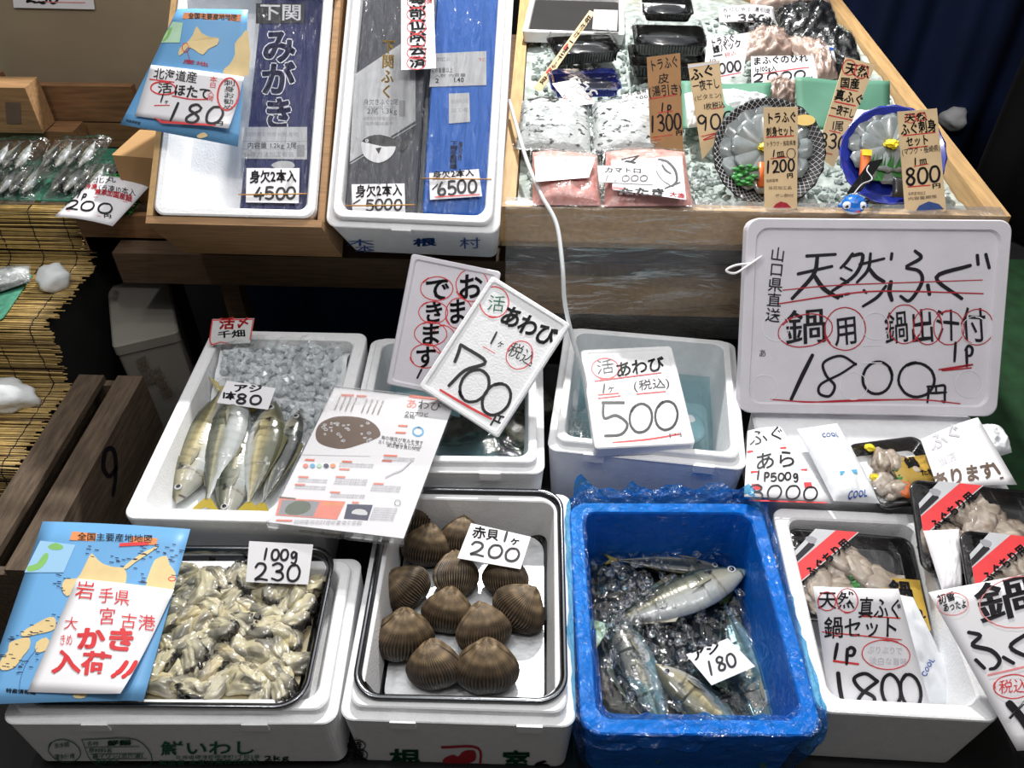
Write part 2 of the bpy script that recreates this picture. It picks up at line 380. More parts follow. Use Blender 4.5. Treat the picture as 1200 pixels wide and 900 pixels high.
# ink marks, all in photograph pixels on the sheet they are written on
def T(s, x0, y0, x1, y1, h, col='ink', bold=.012, j=.05, up=None): return ('T', s, (x0, y0), (x1, y1), h, col, bold, j, up)
def V(s, x0, y0, x1, y1, w, col='ink', bold=.012, j=.05): return ('V', s, (x0, y0), (x1, y1), w, col, bold, j)
def D(s, x0, y0, x1, y1, h, w, col='ink', up=None): return ('D', s, (x0, y0), (x1, y1), h, w, col, up)
def S(pts, w, col='ink', taper=.5): return ('S', pts, w, col, taper)
def O(cx, cy, rx, ry, w, col='red', rot=0): return ('O', cx, cy, rx, ry, w, col, rot)
def P(pts, col, sm=0): return ('P', pts, col, sm)
def ink_shapes(marks, seed=1):
    """-> list of (verts2d, faces, colour)"""
    rg = random.Random(seed); out = []
    for mk in marks:
        k = mk[0]
        if k == 'T':
            _, s, a, b, h, col, bold, j, up = mk; a = Vector(a); b = Vector(b); d = b - a; ln = d.length; d.normalize()
            u = Vector(up).normalized() if up else Vector((d.y, -d.x))
            gl = [glyph(c, bold) for c in s]; tot = sum(g[2] for g in gl); sx = ln / tot; x = 0
            for g in gl:
                r = rg.uniform(-j, j); sc = 1 + rg.uniform(-j, j); cx = g[2] / 2; vs = []
                for gx, gy in g[0]:
                    ux, uy = (gx - cx) * sc, (gy - .38) * sc
                    ux, uy = ux - uy * r, uy + ux * r + j * .5 * math.sin(ux * 5 + x)
                    vs.append(a + d * ((x + cx + ux) * sx) + u * ((uy + .44) / .92 * h))
                out.append((vs, g[1], col)); x += g[2]
        elif k == 'V':
            _, s, a, b, w, col, bold, j = mk; a = Vector(a); b = Vector(b); d = b - a; ln = d.length; d.normalize(); rt = Vector((-d.y, d.x)) * -1
            if rt.x < 0: rt = -rt
            st = ln / len(s)
            for i, c in enumerate(s):
                g = glyph(c, bold); r = rg.uniform(-j, j); sc = 1 + rg.uniform(-j, j); vs = []
                for gx, gy in g[0]:
                    ux, uy = (gx - .5) * sc, (gy - .38) * sc; ux, uy = ux - uy * r, uy + ux * r
                    vs.append(a + d * ((i + .5 - uy) * st) + rt * (ux * w))
                out.append((vs, g[1], col))
        elif k == 'D':
            _, s, a, b, h, w, col, up = mk; a = Vector(a); b = Vector(b); d = b - a; st = d.length / max(1, len(s)); d.normalize()
            u = Vector(up).normalized() if up else Vector((d.y, -d.x))
            for i, c in enumerate(s):
                for pl in DIG[c]:
                    jx, jy = rg.uniform(-.04, .04), rg.uniform(-.04, .04)
                    pts = [a + d * ((i + .06 + (x + jx) * .88) * st) + u * ((y + jy) * h) for x, y in pl]
                    vs, fs = ribbon(smooth_pts(pts, 6), w); out.append((vs, fs, col))
        elif k == 'S':
            vs, fs = ribbon(smooth_pts([Vector(p) for p in mk[1]], 5), mk[2], mk[4]); out.append((vs, fs, mk[3]))
        elif k == 'O':
            _, cx, cy, rx, ry, w, col, rot = mk; rot = math.radians(rot); pts = []; a0 = rg.uniform(0, 6)
            for i in range(27):
                t = a0 + i / 24 * 2 * math.pi; e = 1 + .05 * (i / 26 - .5) + rg.uniform(-.012, .012)
                x, y = rx * e * math.cos(t), ry * e * math.sin(t)
                pts.append(Vector((cx + x * math.cos(rot) - y * math.sin(rot), cy + x * math.sin(rot) + y * math.cos(rot))))
            vs, fs = ribbon(pts, w, .3); out.append((vs, fs, col))
        elif k == 'P':
            pts = [Vector(p) for p in mk[1]]
            if mk[3]: pts = smooth_pts(pts, mk[3], True)
            out.append((pts, [tuple(range(len(pts)))], mk[2]))
    return out
def write(mb, names, pl, marks, lift=.0006, seed=1, warp=None):
    """put marks on a flat sheet (plane pl); names = list of material names, extended as colours come up"""
    for i, (vs, fs, col) in enumerate(ink_shapes(marks, seed)):
        if col not in names: names.append(col)
        l = lift + i * 3e-6
        pts = []
        for p in vs:
            w = pl.hit(p.x, p.y)
            if warp: w = w + pl.n * warp(p.x, p.y)
            pts.append(w + pl.n * l)
        # keep faces turned to the front
        ff = []
        for f in fs:
            nn = Vector((0, 0, 0)); q = [pts[a] for a in f]
            for a in range(len(q)): nn += q[a].cross(q[(a + 1) % len(q)])
            ff.append(f if nn.dot(pl.n) > 0 else tuple(reversed(f)))
        mb.add(pts, ff, names.index(col))
def quad_st(cor):
    c = [Vector(p) for p in cor]
    def f(x, y):
        s = t = .5; q = Vector((x, y))
        for _ in range(6):
            p = (c[0] * (1 - s) + c[1] * s) * (1 - t) + (c[3] * (1 - s) + c[2] * s) * t - q
            a = (c[1] - c[0]) * (1 - t) + (c[2] - c[3]) * t; b = (c[3] - c[0]) * (1 - s) + (c[2] - c[1]) * s
            dt = a.x * b.y - a.y * b.x
            s -= (p.x * b.y - p.y * b.x) / dt; t -= (a.x * p.y - a.y * p.x) / dt
        return s, t
    return f
def card(name, label, cat, pl, cor, marks=(), paper='paper', th=.0008, bend=0., curl=0., group=None, seed=1, n=8, parent=None, wave=0., bdir='u'):
    """sheet of paper or card on plane pl with corners (TL, TR, BR, BL) given in photo pixels and writing on it"""
    c2 = [Vector(p) for p in cor]
    st = quad_st(cor)
    def off(s, t):
        q = s if bdir == 'u' else t
        h = bend * 4 * q * (1 - q) + curl * max(0, s + t - 1.3) ** 2
        if wave: h += wave * math.sin(s * 7 + seed) * math.sin(t * 5 + seed * 2)
        return h
    bent = bool(bend or curl or wave)
    mb = MB(); names = [paper]
    def fn(s, t):
        t = 1 - t
        p = (c2[0] * (1 - s) + c2[1] * s) * (1 - t) + (c2[3] * (1 - s) + c2[2] * s) * t
        w = pl.hit(p.x, p.y)
        return w + pl.n * off(s, t)
    k = n if bent else 1
    mb.grid(fn, k, k, 0, bent, th)
    write(mb, names, pl, marks, .0006 if not bent else .0011, seed, (lambda x, y: off(*st(x, y))) if bent else None)
    return mb.build(name, names, parent, label, cat, group)
# ================================================================== the setting
def slab(name, x0, x1, y0, y1, z0, z1, mat, kind='structure', **k):
    return MB().box(x0, x1, y0, y1, z0, z1).build(name, mat, kind=kind, **k)
slab('floor', -4, 4, -1.5, 5, -.05, 0, 'floor_dark')
slab('floor_mat', .82, 2.4, .2, 2.45, .002, .012, 'floor_green', kind=None, label='dark green floor mat beside the stall, behind the large foam price board', cat='mat')
slab('wall_back', -4, 4, 3.4, 3.5, 0, 3, 'dark')
slab('wall_left', -3.0, -2.9, -.5, 3.4, 0, 3, 'dark')
slab('partition_left', -1.75, -.60, 1.90, 1.93, .72, 1.12, 'panel')
# counters the boxes stand on (stepped)
slab('counter_front', -.74, 1.0, .47, .95, .05, .345, 'dark')
slab('counter_middle', -.64, .42, .955, 1.42, .05, .375, 'dark')
slab('counter_middle', -.64, .42, .76, .955, .346, .375, 'dark')
slab('counter_top', -.98, .93, 1.50, 2.75, .60, .635, 'wood_dark')
slab('counter_leg', -.70, -.66, 1.47, 1.51, 0, .60, 'wood_dark')
slab('counter_leg', .80, .84, 1.50, 1.54, 0, .60, 'wood_dark')
slab('shelf_beam', -.90, -.07, 1.445, 1.495, .556, .632, 'wood_dark')
slab('shelf_beam', -.07, .92, 1.445, 1.495, .50, .60, 'wood_pale')
# dark cloths hanging at the back right
def curtain(name, x0, x1, y, z0, z1, amp, fr, mat, label, cat):
    mb = MB()
    mb.grid(lambda s, t: (x0 + (x1 - x0) * s, y + amp * math.sin(s * fr) + amp * .5 * math.sin(s * fr * 2.3 + 1 + t), z0 + (z1 - z0) * t), 60, 6, 0, True, .004)
    return mb.build(name, mat, label=label, cat=cat)
curtain('tarpaulin', .90, 1.75, 2.95, 0.02, 1.9, .035, 16, 'cloth_navy', 'navy blue tarpaulin hanging behind the wooden display tray', 'tarpaulin')
curtain('curtain', 1.45, 2.7, 2.55, 0.02, 2.0, .05, 18, 'cloth_black', 'black cloth curtain hanging at the right behind the stall', 'curtain')
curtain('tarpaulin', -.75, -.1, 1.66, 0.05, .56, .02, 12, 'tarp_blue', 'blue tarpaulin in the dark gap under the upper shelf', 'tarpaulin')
c = aty(1114, 138, 2.915)
MB().blob(c + Vector((.01, 0, 0)), (.05, .05, .04), 3, .3, 1.5, smooth=True).build('cloth_bundle', 'foam_old', label='pale cloth bundle in front of the black curtain, past the wooden tray', cat='cloth')
# ------------------------------------------------------------------ stepped stand on the left with its bamboo blind
XR = -.99
prof = [(1.64, .684), (1.545, .682), (1.525, .672), (1.518, .64), (1.515, .575), (1.505, .563), (1.48, .561), (1.30, .560), (1.28, .553), (1.273, .53), (1.27, .425), (1.262, .412), (1.24, .41),
        (1.06, .409), (1.035, .402), (1.028, .37), (1.02, .25), (1.01, .13), (1.0, .05)]
slab('display_step', -1.75, XR - .02, 1.535, 1.9, .02, .674, 'dark')
slab('display_step', -1.75, XR - .02, 1.29, 1.535, .02, .552, 'dark')
slab('display_step', -1.75, XR - .02, 1.045, 1.29, .02, .401, 'dark')
bl = root('bamboo_blind', (-1.3, 1.3, .41), 'split bamboo blind with dark threads draped down the steps at the left', 'blind')
pp = smooth_pts([Vector((0, y, z)) for y, z in prof], 6)
acc = [0]
for a, b in zip(pp, pp[1:]): acc.append(acc[-1] + (b - a).length)
def along(d):
    for i in range(len(pp) - 1):
        if acc[i + 1] >= d: return pp[i].lerp(pp[i + 1], (d - acc[i]) / max(1e-9, acc[i + 1] - acc[i]))
    return pp[-1]
mb = MB(); d = 0; rg = random.Random(3)
while d < acc[-1]:
    p = along(d); r = rg.uniform(.0013, .0023); xr = XR + rg.uniform(-.012, .014); dy = rg.uniform(-.0015, .0015)
    k = rg.uniform(.72, 1.12); c = lin((206 * min(1, k), 176 * min(1, k * .98), 108 * k * .96))
    if rg.random() < .10: c = lin((120, 92, 56))
    pts = [Vector((x, p.y + dy + rg.uniform(-.0012, .0012), p.z + rg.uniform(-.001, .002))) for x in (-1.7, -1.4, -1.2, -1.08, xr)]
    mb.tube(pts, r, 5, 0, c); d += rg.uniform(.0034, .0052)
mb.build('slats', 'bamboo', bl)
for k, x0 in enumerate((-1.025, -1.10, -1.175, -1.25, -1.40)):
    mb = MB(); pts = []
    for i in range(150):
        p = along(acc[-1] * i / 149); pts.append((x0 + .0015 * math.sin(i * 1.7), p.y + (-.002), p.z + .0025 + .001 * math.sin(i * 2.1)))
    mb.tube(pts, .0011, 5); mb.build('thread', 'thread', bl)
# turf sheets
mb = MB()
mb.grid(lambda s, t: (-1.75 + .78 * s + (.02 * math.sin(t * 9)), 1.555 + .3 * t, .690 + .003 * math.sin(s * 14) * math.sin(t * 5)), 30, 12, 0, True, .002)
mb.build('turf_sheet', 'turf', label='green matting sheet on the top step under the small fish packs', cat='mat')
q = [at(-40, 395, .567), at(4, 372, .567), at(38, 322, .567), at(-40, 318, .567)]
mb = MB(); mb.grid(lambda s, t: (q[0] * (1 - s) + q[1] * s) * (1 - t) + (q[3] * (1 - s) + q[2] * s) * t, 6, 6, 0, True, .002)
mb.build('turf_sheet', 'turf', label='green matting sheet on the second step beside the white lump', cat='mat')
# green plastic mesh
mb = MB(); o = at(136, 276, .694); o2 = at(172, 230, .694)
for i in range(9):
    x = -.985 + i * .0155; mb.tube([(x, 1.41 + .1, .70), (x, 1.49, .696), (x, 1.66, .698)], .0018, 5)
for i in range(16):
    y = 1.50 + i * .0105; mb.tube([(-.987, y, .698), (-.92, y, .701), (-.856, y, .698)], .0018, 5)
mb.build('plastic_mesh', 'mesh_green', label='green plastic mesh offcut beside the wooden box', cat='mesh')
slab('riser_board', -.985, -.73, 1.50, 1.515, .60, .69, 'wood_red')
# white lumps
def lump(c, r, seed, label, mat, name):
    MB().blob(c, r, 3, .35, 1.6, smooth=True, seed=seed).build(name, mat, label=label, cat='ice')
c = at(62, 326, .58); lump(c, (.034, .036, .028), 2, 'white lump of ice on the second step of the bamboo blind', 'ice_white', 'ice_lump')
c = at(8, 465, .43); lump(c, (.062, .04, .034), 5, 'white lump of ice on the lowest step, cut by the left picture edge', 'ice_white', 'ice_lump')
# ------------------------------------------------------------------ planks, crates and cartons in the back left corner
def planks(name, x0, x1, y, zs, label, mat, cat='crate', dp=.02):
    r = root(name, ((x0 + x1) / 2, y, zs[0]), label, cat)
    for a, b in zip(zs, zs[1:]): MB().box(x0, x1, y, y + dp, a + .002, b - .002).build('board', mat, r)
    return r
z1, z2, z3 = .692, aty(100, 145, 1.80).z, aty(100, 100, 1.80).z
r = planks('wooden_crate', -1.28, -.93, 1.80, [z1, z2 + .004, z3], 'reddish wooden crate of two wide boards standing behind the small fish packs', 'wood_red')
MB().box(-1.28, -1.26, 1.82, 1.875, z1, z3).build('end_board', 'wood_red', r)
a0, a1 = aty(-15, 155, 1.72), aty(50, 155, 1.72); zt = aty(30, 103, 1.72).z
r = root('wooden_block', ((a0.x + a1.x) / 2, 1.74, a0.z), 'pale wooden box end with a dark stamp at the left edge', 'box')
MB().box(a0.x, a1.x, 1.72, 1.78, a0.z, zt).build('body', 'wood', r)
mb = MB(); nm = ['dark_red']
write(mb, ['brown_ink'], Pl((0, 1.7195, 0), 90), [P([(6, 120), (24, 120), (25, 145), (8, 145)], 'brown_ink')]); mb.build('stamp', 'brown_ink', r)
slab('wooden_block', a1.x - .13, a1.x + .06, 1.735, 1.79, .692, a0.z - .003, 'wood_red', kind=None, label='reddish wooden block under the pale stamped box end at the left edge', cat='box')
# cardboard box left of the upper wooden box
c0 = at(146, 185, .80); c1 = at(188, 185, .80)
mb = MB(); Mx = frame(Vector(((c0.x + c1.x) / 2, c0.y + .06, .692)), Vector((1, -.12, 0)), Vector((.12, 1, 0)))
mb.loft([[Mx @ Vector((x, y, h)) for x, y in rr(.12, .12, .003, 2)] for h in (0, .108, .11)])
mb.build('cardboard_box', 'carton', label='small brown cardboard box between the map poster and the wooden box', cat='box')
# ---- dark gap under the shelf
c0, c1 = at(133, 405, .45), at(207, 388, .45); u = (c1 - c0).normalized(); v = Vector((-u.y, u.x, 0))
w = (c1 - c0).length; Mx = frame(c0 + u * w / 2 + v * .12, u, v)
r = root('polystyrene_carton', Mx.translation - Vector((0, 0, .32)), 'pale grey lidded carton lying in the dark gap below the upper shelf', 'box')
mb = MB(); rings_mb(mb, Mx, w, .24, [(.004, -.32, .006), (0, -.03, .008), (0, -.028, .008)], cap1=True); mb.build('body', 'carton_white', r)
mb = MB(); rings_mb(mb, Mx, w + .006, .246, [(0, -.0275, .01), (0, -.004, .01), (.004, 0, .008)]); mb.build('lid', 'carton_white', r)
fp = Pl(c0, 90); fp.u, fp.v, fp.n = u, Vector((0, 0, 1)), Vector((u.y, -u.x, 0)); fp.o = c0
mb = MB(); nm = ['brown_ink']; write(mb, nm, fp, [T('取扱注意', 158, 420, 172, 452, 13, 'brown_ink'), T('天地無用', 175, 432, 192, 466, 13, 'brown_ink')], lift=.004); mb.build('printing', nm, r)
r = root('wooden_crate', (-.91, 1.08, .12), 'old wooden crate marked with a black 9 in the dark gap beside the bamboo blind', 'crate')
for k, z in enumerate((.12, .262)): MB().box(-.862, -.845, .80, 1.30, z, z + .138).build('side_board', 'wood_old', r)
MB().box(-.985, -.968, .80, 1.30, .12, .40).build('side_board', 'wood_old', r)
for y in (.80, 1.283): MB().box(-.967, -.863, y, y + .017, .12, .40).build('end_board', 'wood_old', r)
for x0, x1 in ((-.985, -.93), (-.90, -.845)): MB().box(x0, x1, .80, 1.30, .401, .415).build('top_slat', 'wood_old', r)
MB().box(-.967, -.863, .818, 1.282, .12, .135).build('bottom_board', 'wood_old', r)
xp = Pl((-.8445, 1, 0), 90); xp.u, xp.v, xp.n = Vector((0, 1, 0)), Vector((0, 0, 1)), Vector((1, 0, 0))
mb = MB(); nm = ['ink']; write(mb, nm, xp, [S([(136, 548), (128, 558), (121, 548), (123, 530), (130, 525), (135, 535), (135, 560), (132, 580)], 5, 'ink')]); mb.build('number', nm, r)
# ================================================================== foam boxes
def px_frame(pl, FL, FR, depth):
    """frame on the middle of a box's rim from its two front corners"""
    a, b = pl.hit(*FL), pl.hit(*FR); u = (b - a).normalized(); v = pl.n.cross(u).normalized()
    return frame(a + (b - a) / 2 + v * depth / 2, u, v), (b - a).length
def face_plane(M_, w, d, h, taper=0.):
    """the front face of a box as a sheet to write on"""
    u, v, n = [Vector(M_.col[i][:3]) for i in range(3)]
    p = Pl.__new__(Pl); p.u = u; up = (n * h - v * taper).normalized(); p.v = up; p.n = u.cross(up); p.o = M_.translation - v * d / 2
    return p
def foam_box(name, label, M_, w, d, h, depth, wall=.022, ledge=True, taper=.012, mat='foam', marks=None, group=None, tabs=(), inner=None, rin=.02, rout=.02):
    r = root(name, M_ @ Vector((0, 0, -h)), label, 'box', group)
    mb = MB(); names = [mat]
    if ledge:
        sp = [(taper, -h, rout * .8), (.001, -.017, rout), (0, -.015, rout), (.0015, -.0135, rout), (.013, -.013, rout), (.0135, -.002, rout), (.0155, 0, rout), (.0155 + wall * .6, 0, rin), (.0175 + wall * .6, -.002, rin), (.020 + wall, -depth + .006, rin), (.028 + wall, -depth, rin)]
    else:
        sp = [(taper, -h, rout * .8), (.0, -.004, rout), (.001, -.001, rout), (.004, 0, rout), (wall - .003, 0, rin), (wall, -.003, rin), (wall + .010, -depth + .006, rin), (wall + .018, -depth, rin)]
    rings_mb(mb, M_, w, d, sp, 0, True, True, 6)
    for x in tabs:
        mb.box(x - .018, x + .018, -d / 2 - .0025, -d / 2 + .014, -.03, -.0125, 0, M_)
    if marks: write(mb, names, face_plane(M_, w, d, h, taper), marks, lift=.0012)
    mb.build('shell', names, r)
    return r
# ---- front row
pF = PZ(300, 840, .502)
Moy, woy = px_frame(pF, (-6, 843), (392, 843), .275)
foam_box('foam_box', 'low printed foam box holding the tray of shucked oysters', Moy, woy, .275, .14, .035, .02, True, .004, tabs=(-.10, .12), marks=[
    T('鮮いわし', 188, 884, 300, 883, 16, 'green_ink', .015, .0), T('北海道標津郡標津町1丁目2番', 205, 889, 305, 888, 4.5, 'green_ink', 0, 0),
    T('製造者 水宝冷蔵株式会社', 186, 896, 304, 894, 6, 'green_ink', .01, 0), T('2kg', 310, 891, 340, 890, 7, 'green_ink', .02, 0), O(76, 879, 19, 13, 1.0, 'green_ink', 15), T('氷水結', 64, 876, 82, 874, 6, 'green_ink', .01, 0), T('漬水使用', 64, 889, 88, 888, 6, 'green_ink', .01, 0),
    S([(96, 866), (160, 866), (176, 895), (114, 895), (96, 866)], 1.0, 'green_ink'), S([(101, 875), (164, 874)], .8, 'green_ink'), S([(106, 883), (169, 882)], .8, 'green_ink'), S([(110, 889), (172, 888)], .8, 'green_ink'),
    T('名称', 102, 873, 116, 873, 5, 'green_ink', .005, 0), T('鮮鰯', 126, 873, 154, 872, 6, 'green_ink', .03, 0), T('原材料名', 104, 881, 132, 881, 5, 'green_ink', .01, 0), T('真イワシ(北海道)', 108, 888, 168, 887, 5, 'green_ink', .01, 0), T('保存方法', 112, 894, 140, 894, 5, 'green_ink', .01, 0)])
Mco, wco = px_frame(pF, (395, 838), (676, 847), .415)
foam_box('foam_box', 'printed white foam box holding the steel tray of ark clams', Mco, wco, .415, .16, .095, .02, True, .008, tabs=(-.075, .10), marks=[
    O(417.5, 873, 10.5, 6.5, 1.2, 'ink'), T('特', 411, 877, 424, 877, 9, 'ink', .02, 0), O(420, 884, 10.5, 6.5, 1.2, 'ink'), T('特', 413, 888, 427, 888, 9, 'ink', .02, 0), O(422.5, 895, 10.5, 6.5, 1.2, 'ink'), T('特', 416, 899, 429, 899, 9, 'ink', .02, 0),
    T('根', 456, 899, 494, 899, 22, 'green_ink', .025, 0), T('室', 588, 901, 622, 901, 22, 'green_ink', .025, 0), T('6', 626, 900, 646, 900, 11, 'ink', .04, 0),
    S([(518, 875), (560, 876), (562, 902)], 2.6, 'dark_red', 0), P([(519, 890), (530, 884), (537, 886), (543, 880), (556, 879), (557, 890), (545, 895), (536, 901), (524, 900)], 'dark_red', 4)])
Mfu, wfu = px_frame(pF, (958, 834), (1176, 846), .36)
foam_box('foam_box', 'white foam box of pufferfish packs at the front right', Mfu, wfu, .36, .155, .13, .022, False, .010)
# ---- middle row
pM = PZ(300, 612, .548)
Maj, waj = px_frame(pM, (142, 607), (374, 613), .485)
foam_box('foam_box', 'white foam box of horse mackerel under ice at the left', Maj, waj, .485, .205, .10, .024, False, .012)
Mab, wab = px_frame(pM, (398, 546), (640, 549), .36)
foam_box('foam_box', 'white foam box of live abalone behind the steel clam tray', Mab, wab - .004, .36, .20, .13, .018, True, .012, mat='foam', tabs=(.08,))
M5, w5 = px_frame(pM, (641, 521), (877, 545), .35)
foam_box('foam_box', 'white foam box of bubbling water under the 500 board', M5, w5, .35, .20, .165, .016, True, .012, tabs=(-.09, .10))
# ---- small white ledge behind the pufferfish box
pL = PZ(1000, 580, .515)
a = pL.hit(880, 588); mb = MB(); Mx = frame(Vector((.612, 1.036, .515)), Vector((1, 0, 0)), Vector((0, 1, 0)))
rings_mb(mb, Mx, .41, .22, [(.004, -.16, .015), (0, -.004, .015), (.004, 0, .015)])
mb.build('foam_box', 'foam', label='upturned white foam box behind the pufferfish box, carrying the white packs and papers', cat='box')
# ---- upper row, boxes propped up towards the buyer
TILT = 38
pT = PZ(480, 268, .80, TILT)
Mfb, wfb = px_frame(pT, (379, 262), (585, 271), .62)
Mfb = Mfb @ Matrix.Translation((0, 0, 0))
foam_box('foam_box', 'white foam box propped up with the grey and the blue pufferfish packs', Mfb, wfb, .62, .185, .07, .018, True, .012, tabs=(-.02,), marks=[
    T('木', 404, 288, 440, 287, 8, 'blue_ink', .0, 0), T('本', 415, 296, 440, 295, 9, 'blue_ink', .0, 0), T('根', 484, 288, 512, 287, 9, 'blue_ink', .03, 0), T('村', 538, 291, 564, 290, 13, 'blue_ink', .0, 0)])
pH = PZ(280, 264, .80, TILT)
Mho, who = px_frame(pH, (171, 262), (377, 267), .50)
r = root('wooden_box', Mho @ Vector((0, 0, -.165)), 'varnished wooden box propped up with a white foam liner and the navy pack', 'box')
H2 = .165
MB().box(-who / 2, who / 2, -.25, -.236, -H2, .002, 0, Mho).build('front_board', 'wood', r)
MB().box(-who / 2, who / 2, .236, .25, -H2, .002, 0, Mho).build('back_board', 'wood', r)
MB().box(-who / 2, -who / 2 + .012, -.235, .235, -H2, .002, 0, Mho).build('side_board', 'wood_pale', r)
MB().box(who / 2 - .012, who / 2, -.235, .235, -H2, -.012, 0, Mho).build('side_board', 'wood', r)
MB().box(-who / 2 + .013, who / 2 - .013, -.235, .235, -H2, -H2 + .008, 0, Mho).build('bottom_board', 'wood', r)
mb = MB(); rings_mb(mb, Mho, who - .028, .468, [(.012, -.105, .012), (0, -.006, .02), (0, .004, .02), (.003, .006, .02), (.013, .006, .014), (.016, .003, .014), (.022, -.055, .014), (.03, -.06, .014)])
mb.build('foam_liner', 'foam', r)
# supports that hold the propped boxes (behind and below them)
for x0, x1 in ((-.80, -.44), (-.40, -.10)): slab('prop_block', x0, x1, 1.72, 1.80, .636, .86, 'wood_dark')
# ================================================================== wooden ice tray
r = root('wooden_tray', (.40, 1.98, .636), 'wide wooden tray of crushed ice displaying pufferfish goods, upper right', 'display tray')
X0, X1, Y0, Y1, ZT = -.075, .872, 1.378, 2.66, .80
MB().box(X0, X1, Y0, Y0 + .02, .725, ZT).build('front_board', 'wood_pale', r)
MB().box(X1 - .036, X1, Y0 + .0205, Y1, .70, ZT).build('side_board', 'wood_pale', r)
MB().box(X0, X0 + .028, Y0 + .0205, Y1, .70, ZT).build('side_board', 'wood_pale', r)
MB().box(X0, X1, Y1, Y1 + .02, .70, ZT + .02).build('back_board', 'wood_pale', r)
MB().box(X0 + .0285, X1 - .0365, Y0 + .0205, Y1 - .0005, .70, .715).build('bottom_board', 'wood_pale', r)
# clear sheet hanging over the tray's front
def sheet(s, t):
    x = X0 + .01 + (X1 - X0 - .02) * s
    wv = .006 * noise.noise(Vector((x * 9, t * 5, 1))) + .010 * t * noise.noise(Vector((x * 6, t * 3, 4)))
    if t < .12: return (x, Y0 + .028 - t / .12 * .03, ZT + .004 + .003 * noise.noise(Vector((x * 30, 0, 2))))
    q = (t - .12) / .88
    return (x, Y0 - .006 - .004 * q - abs(wv) * 1.2, ZT + .002 - q * .30 + .012 * noise.noise(Vector((x * 4, 7, 0))) * q)
mb = MB(); mb.grid(sheet, 90, 40); mb.build('plastic_sheet', 'film_sheet', label='crumpled clear plastic sheet hanging over the front board of the wooden tray', cat='plastic sheet')
# ================================================================== steel trays
def steel_tray(name, label, M_, w, d, dep, r=.035, parent=None):
    o = root(name, M_ @ Vector((0, 0, -dep)), label, 'tray')
    mb = MB()
    rings_mb(mb, M_, w, d, [(.016, -dep, r), (.004, -.008, r), (.0, -.004, r + .004), (-.004, -.003, r + .006), (-.005, .001, r + .007), (-.003, .0025, r + .006), (.001, .002, r + .003), (.004, -.001, r), (.008, -.012, r), (.018, -dep + .010, r), (.026, -dep + .002, r)], 0, True, False, 8, True)
    rings_mb(mb, M_, w, d, [(.026, -dep + .002, r), (.034, -dep + .0015, r * .8)], 1, False, True, 8)
    mb.build('pan', ['steel', 'steel_floor_lit'], o)
    return o
Mt, wt = px_frame(PZ(500, 818, .508), (414, 815), (662, 821), .375)
steel_tray('steel_tray', 'deep stainless steel tray holding the ark clams', Mt, wt, .375, .092)
Mo, wo = px_frame(PZ(300, 826, .510), (24, 824), (354, 827), .262)
steel_tray('steel_tray', 'shallow stainless steel tray full of shucked oysters', Mo, wo, .262, .05)
def lerp3(a, b, t): return tuple(x + (y - x) * max(0, min(1, t)) for x, y in zip(a, b))
# ------------------------------------------------------------------ ark clams
def clam_mesh(seed):
    mb = MB(); NP, NT = 270, 34; rings = []; cols = []
    for i in range(1, NT):
        th = math.pi * i / NT; q = i / NT; ring = []
        for j in range(NP):
            ph = 2 * math.pi * j / NP
            rib = math.cos(ph * 54); rs = .5 + .5 * rib
            r = 1 + .030 * rib * min(1, q * 1.6) + .05 * noise.noise(Vector((math.cos(ph) * 1.5, math.sin(ph) * 1.5, th + seed * 3)))
            nar = (.52 + .48 * min(1, q * 2.0) ** .8) * (.94 + .16 * q)                       # narrow at the beak
            th2 = th
            x = math.sin(th) * math.cos(ph) * r * .038 * nar
            y = math.sin(th) * math.sin(ph) * r * .0285 * (1.22 - .5 * q)
            z = math.cos(th) * r * .033 + .006 * max(0, 1 - q * 4) - (.004 * (1 - abs(math.sin(ph))) if q < .12 else 0)
            seam = abs(math.sin(ph))                                # the two shells meet at y = 0
            if seam < .10 and q > .1: x *= .955; z *= .97
            ring.append(Vector((x, y, z)))
            g = 1 + .25 * noise.noise(Vector((math.cos(ph) * 4, math.sin(ph) * 4, q * 9 + seed)))
            band = .88 + .12 * math.sin(q * 46 + seed)
            dark = lerp3((130, 110, 84), (40, 31, 25), (q - .28) * 3.2)
            light = lerp3((132, 112, 86), (186, 172, 150), (q - .3) * 2)
            c = lerp3(dark, light, (rs ** 2.2) * min(1, max(0, q - .34) * 4))
            c = tuple(min(255, v * g * band) for v in c)
            if seam < .07 and q > .2: c = (34, 26, 22)
            cols.append(lin(c))
        rings.append(ring)
    n = NP; vs = [p for r in rings for p in r]; fs = []
    for i in range(len(rings) - 1):
        for j in range(n): a = i * n + j; b = i * n + (j + 1) % n; fs.append((a, a + n, b + n, b))
    k = len(vs); vs += [Vector((0, 0, .031)), Vector((0, 0, -.031))]; cols += [lin((140, 118, 92)), lin((40, 30, 26))]
    for j in range(n):
        fs.append((k, j, (j + 1) % n)); fs.append((k + 1, (len(rings) - 1) * n + (j + 1) % n, (len(rings) - 1) * n + j))
    mb.add(vs, fs, 0, True, cols)
    return mb.mesh('ark_clam', ['shell'])
CL = [clam_mesh(s) for s in range(3)]
FLZ = .508 - .088
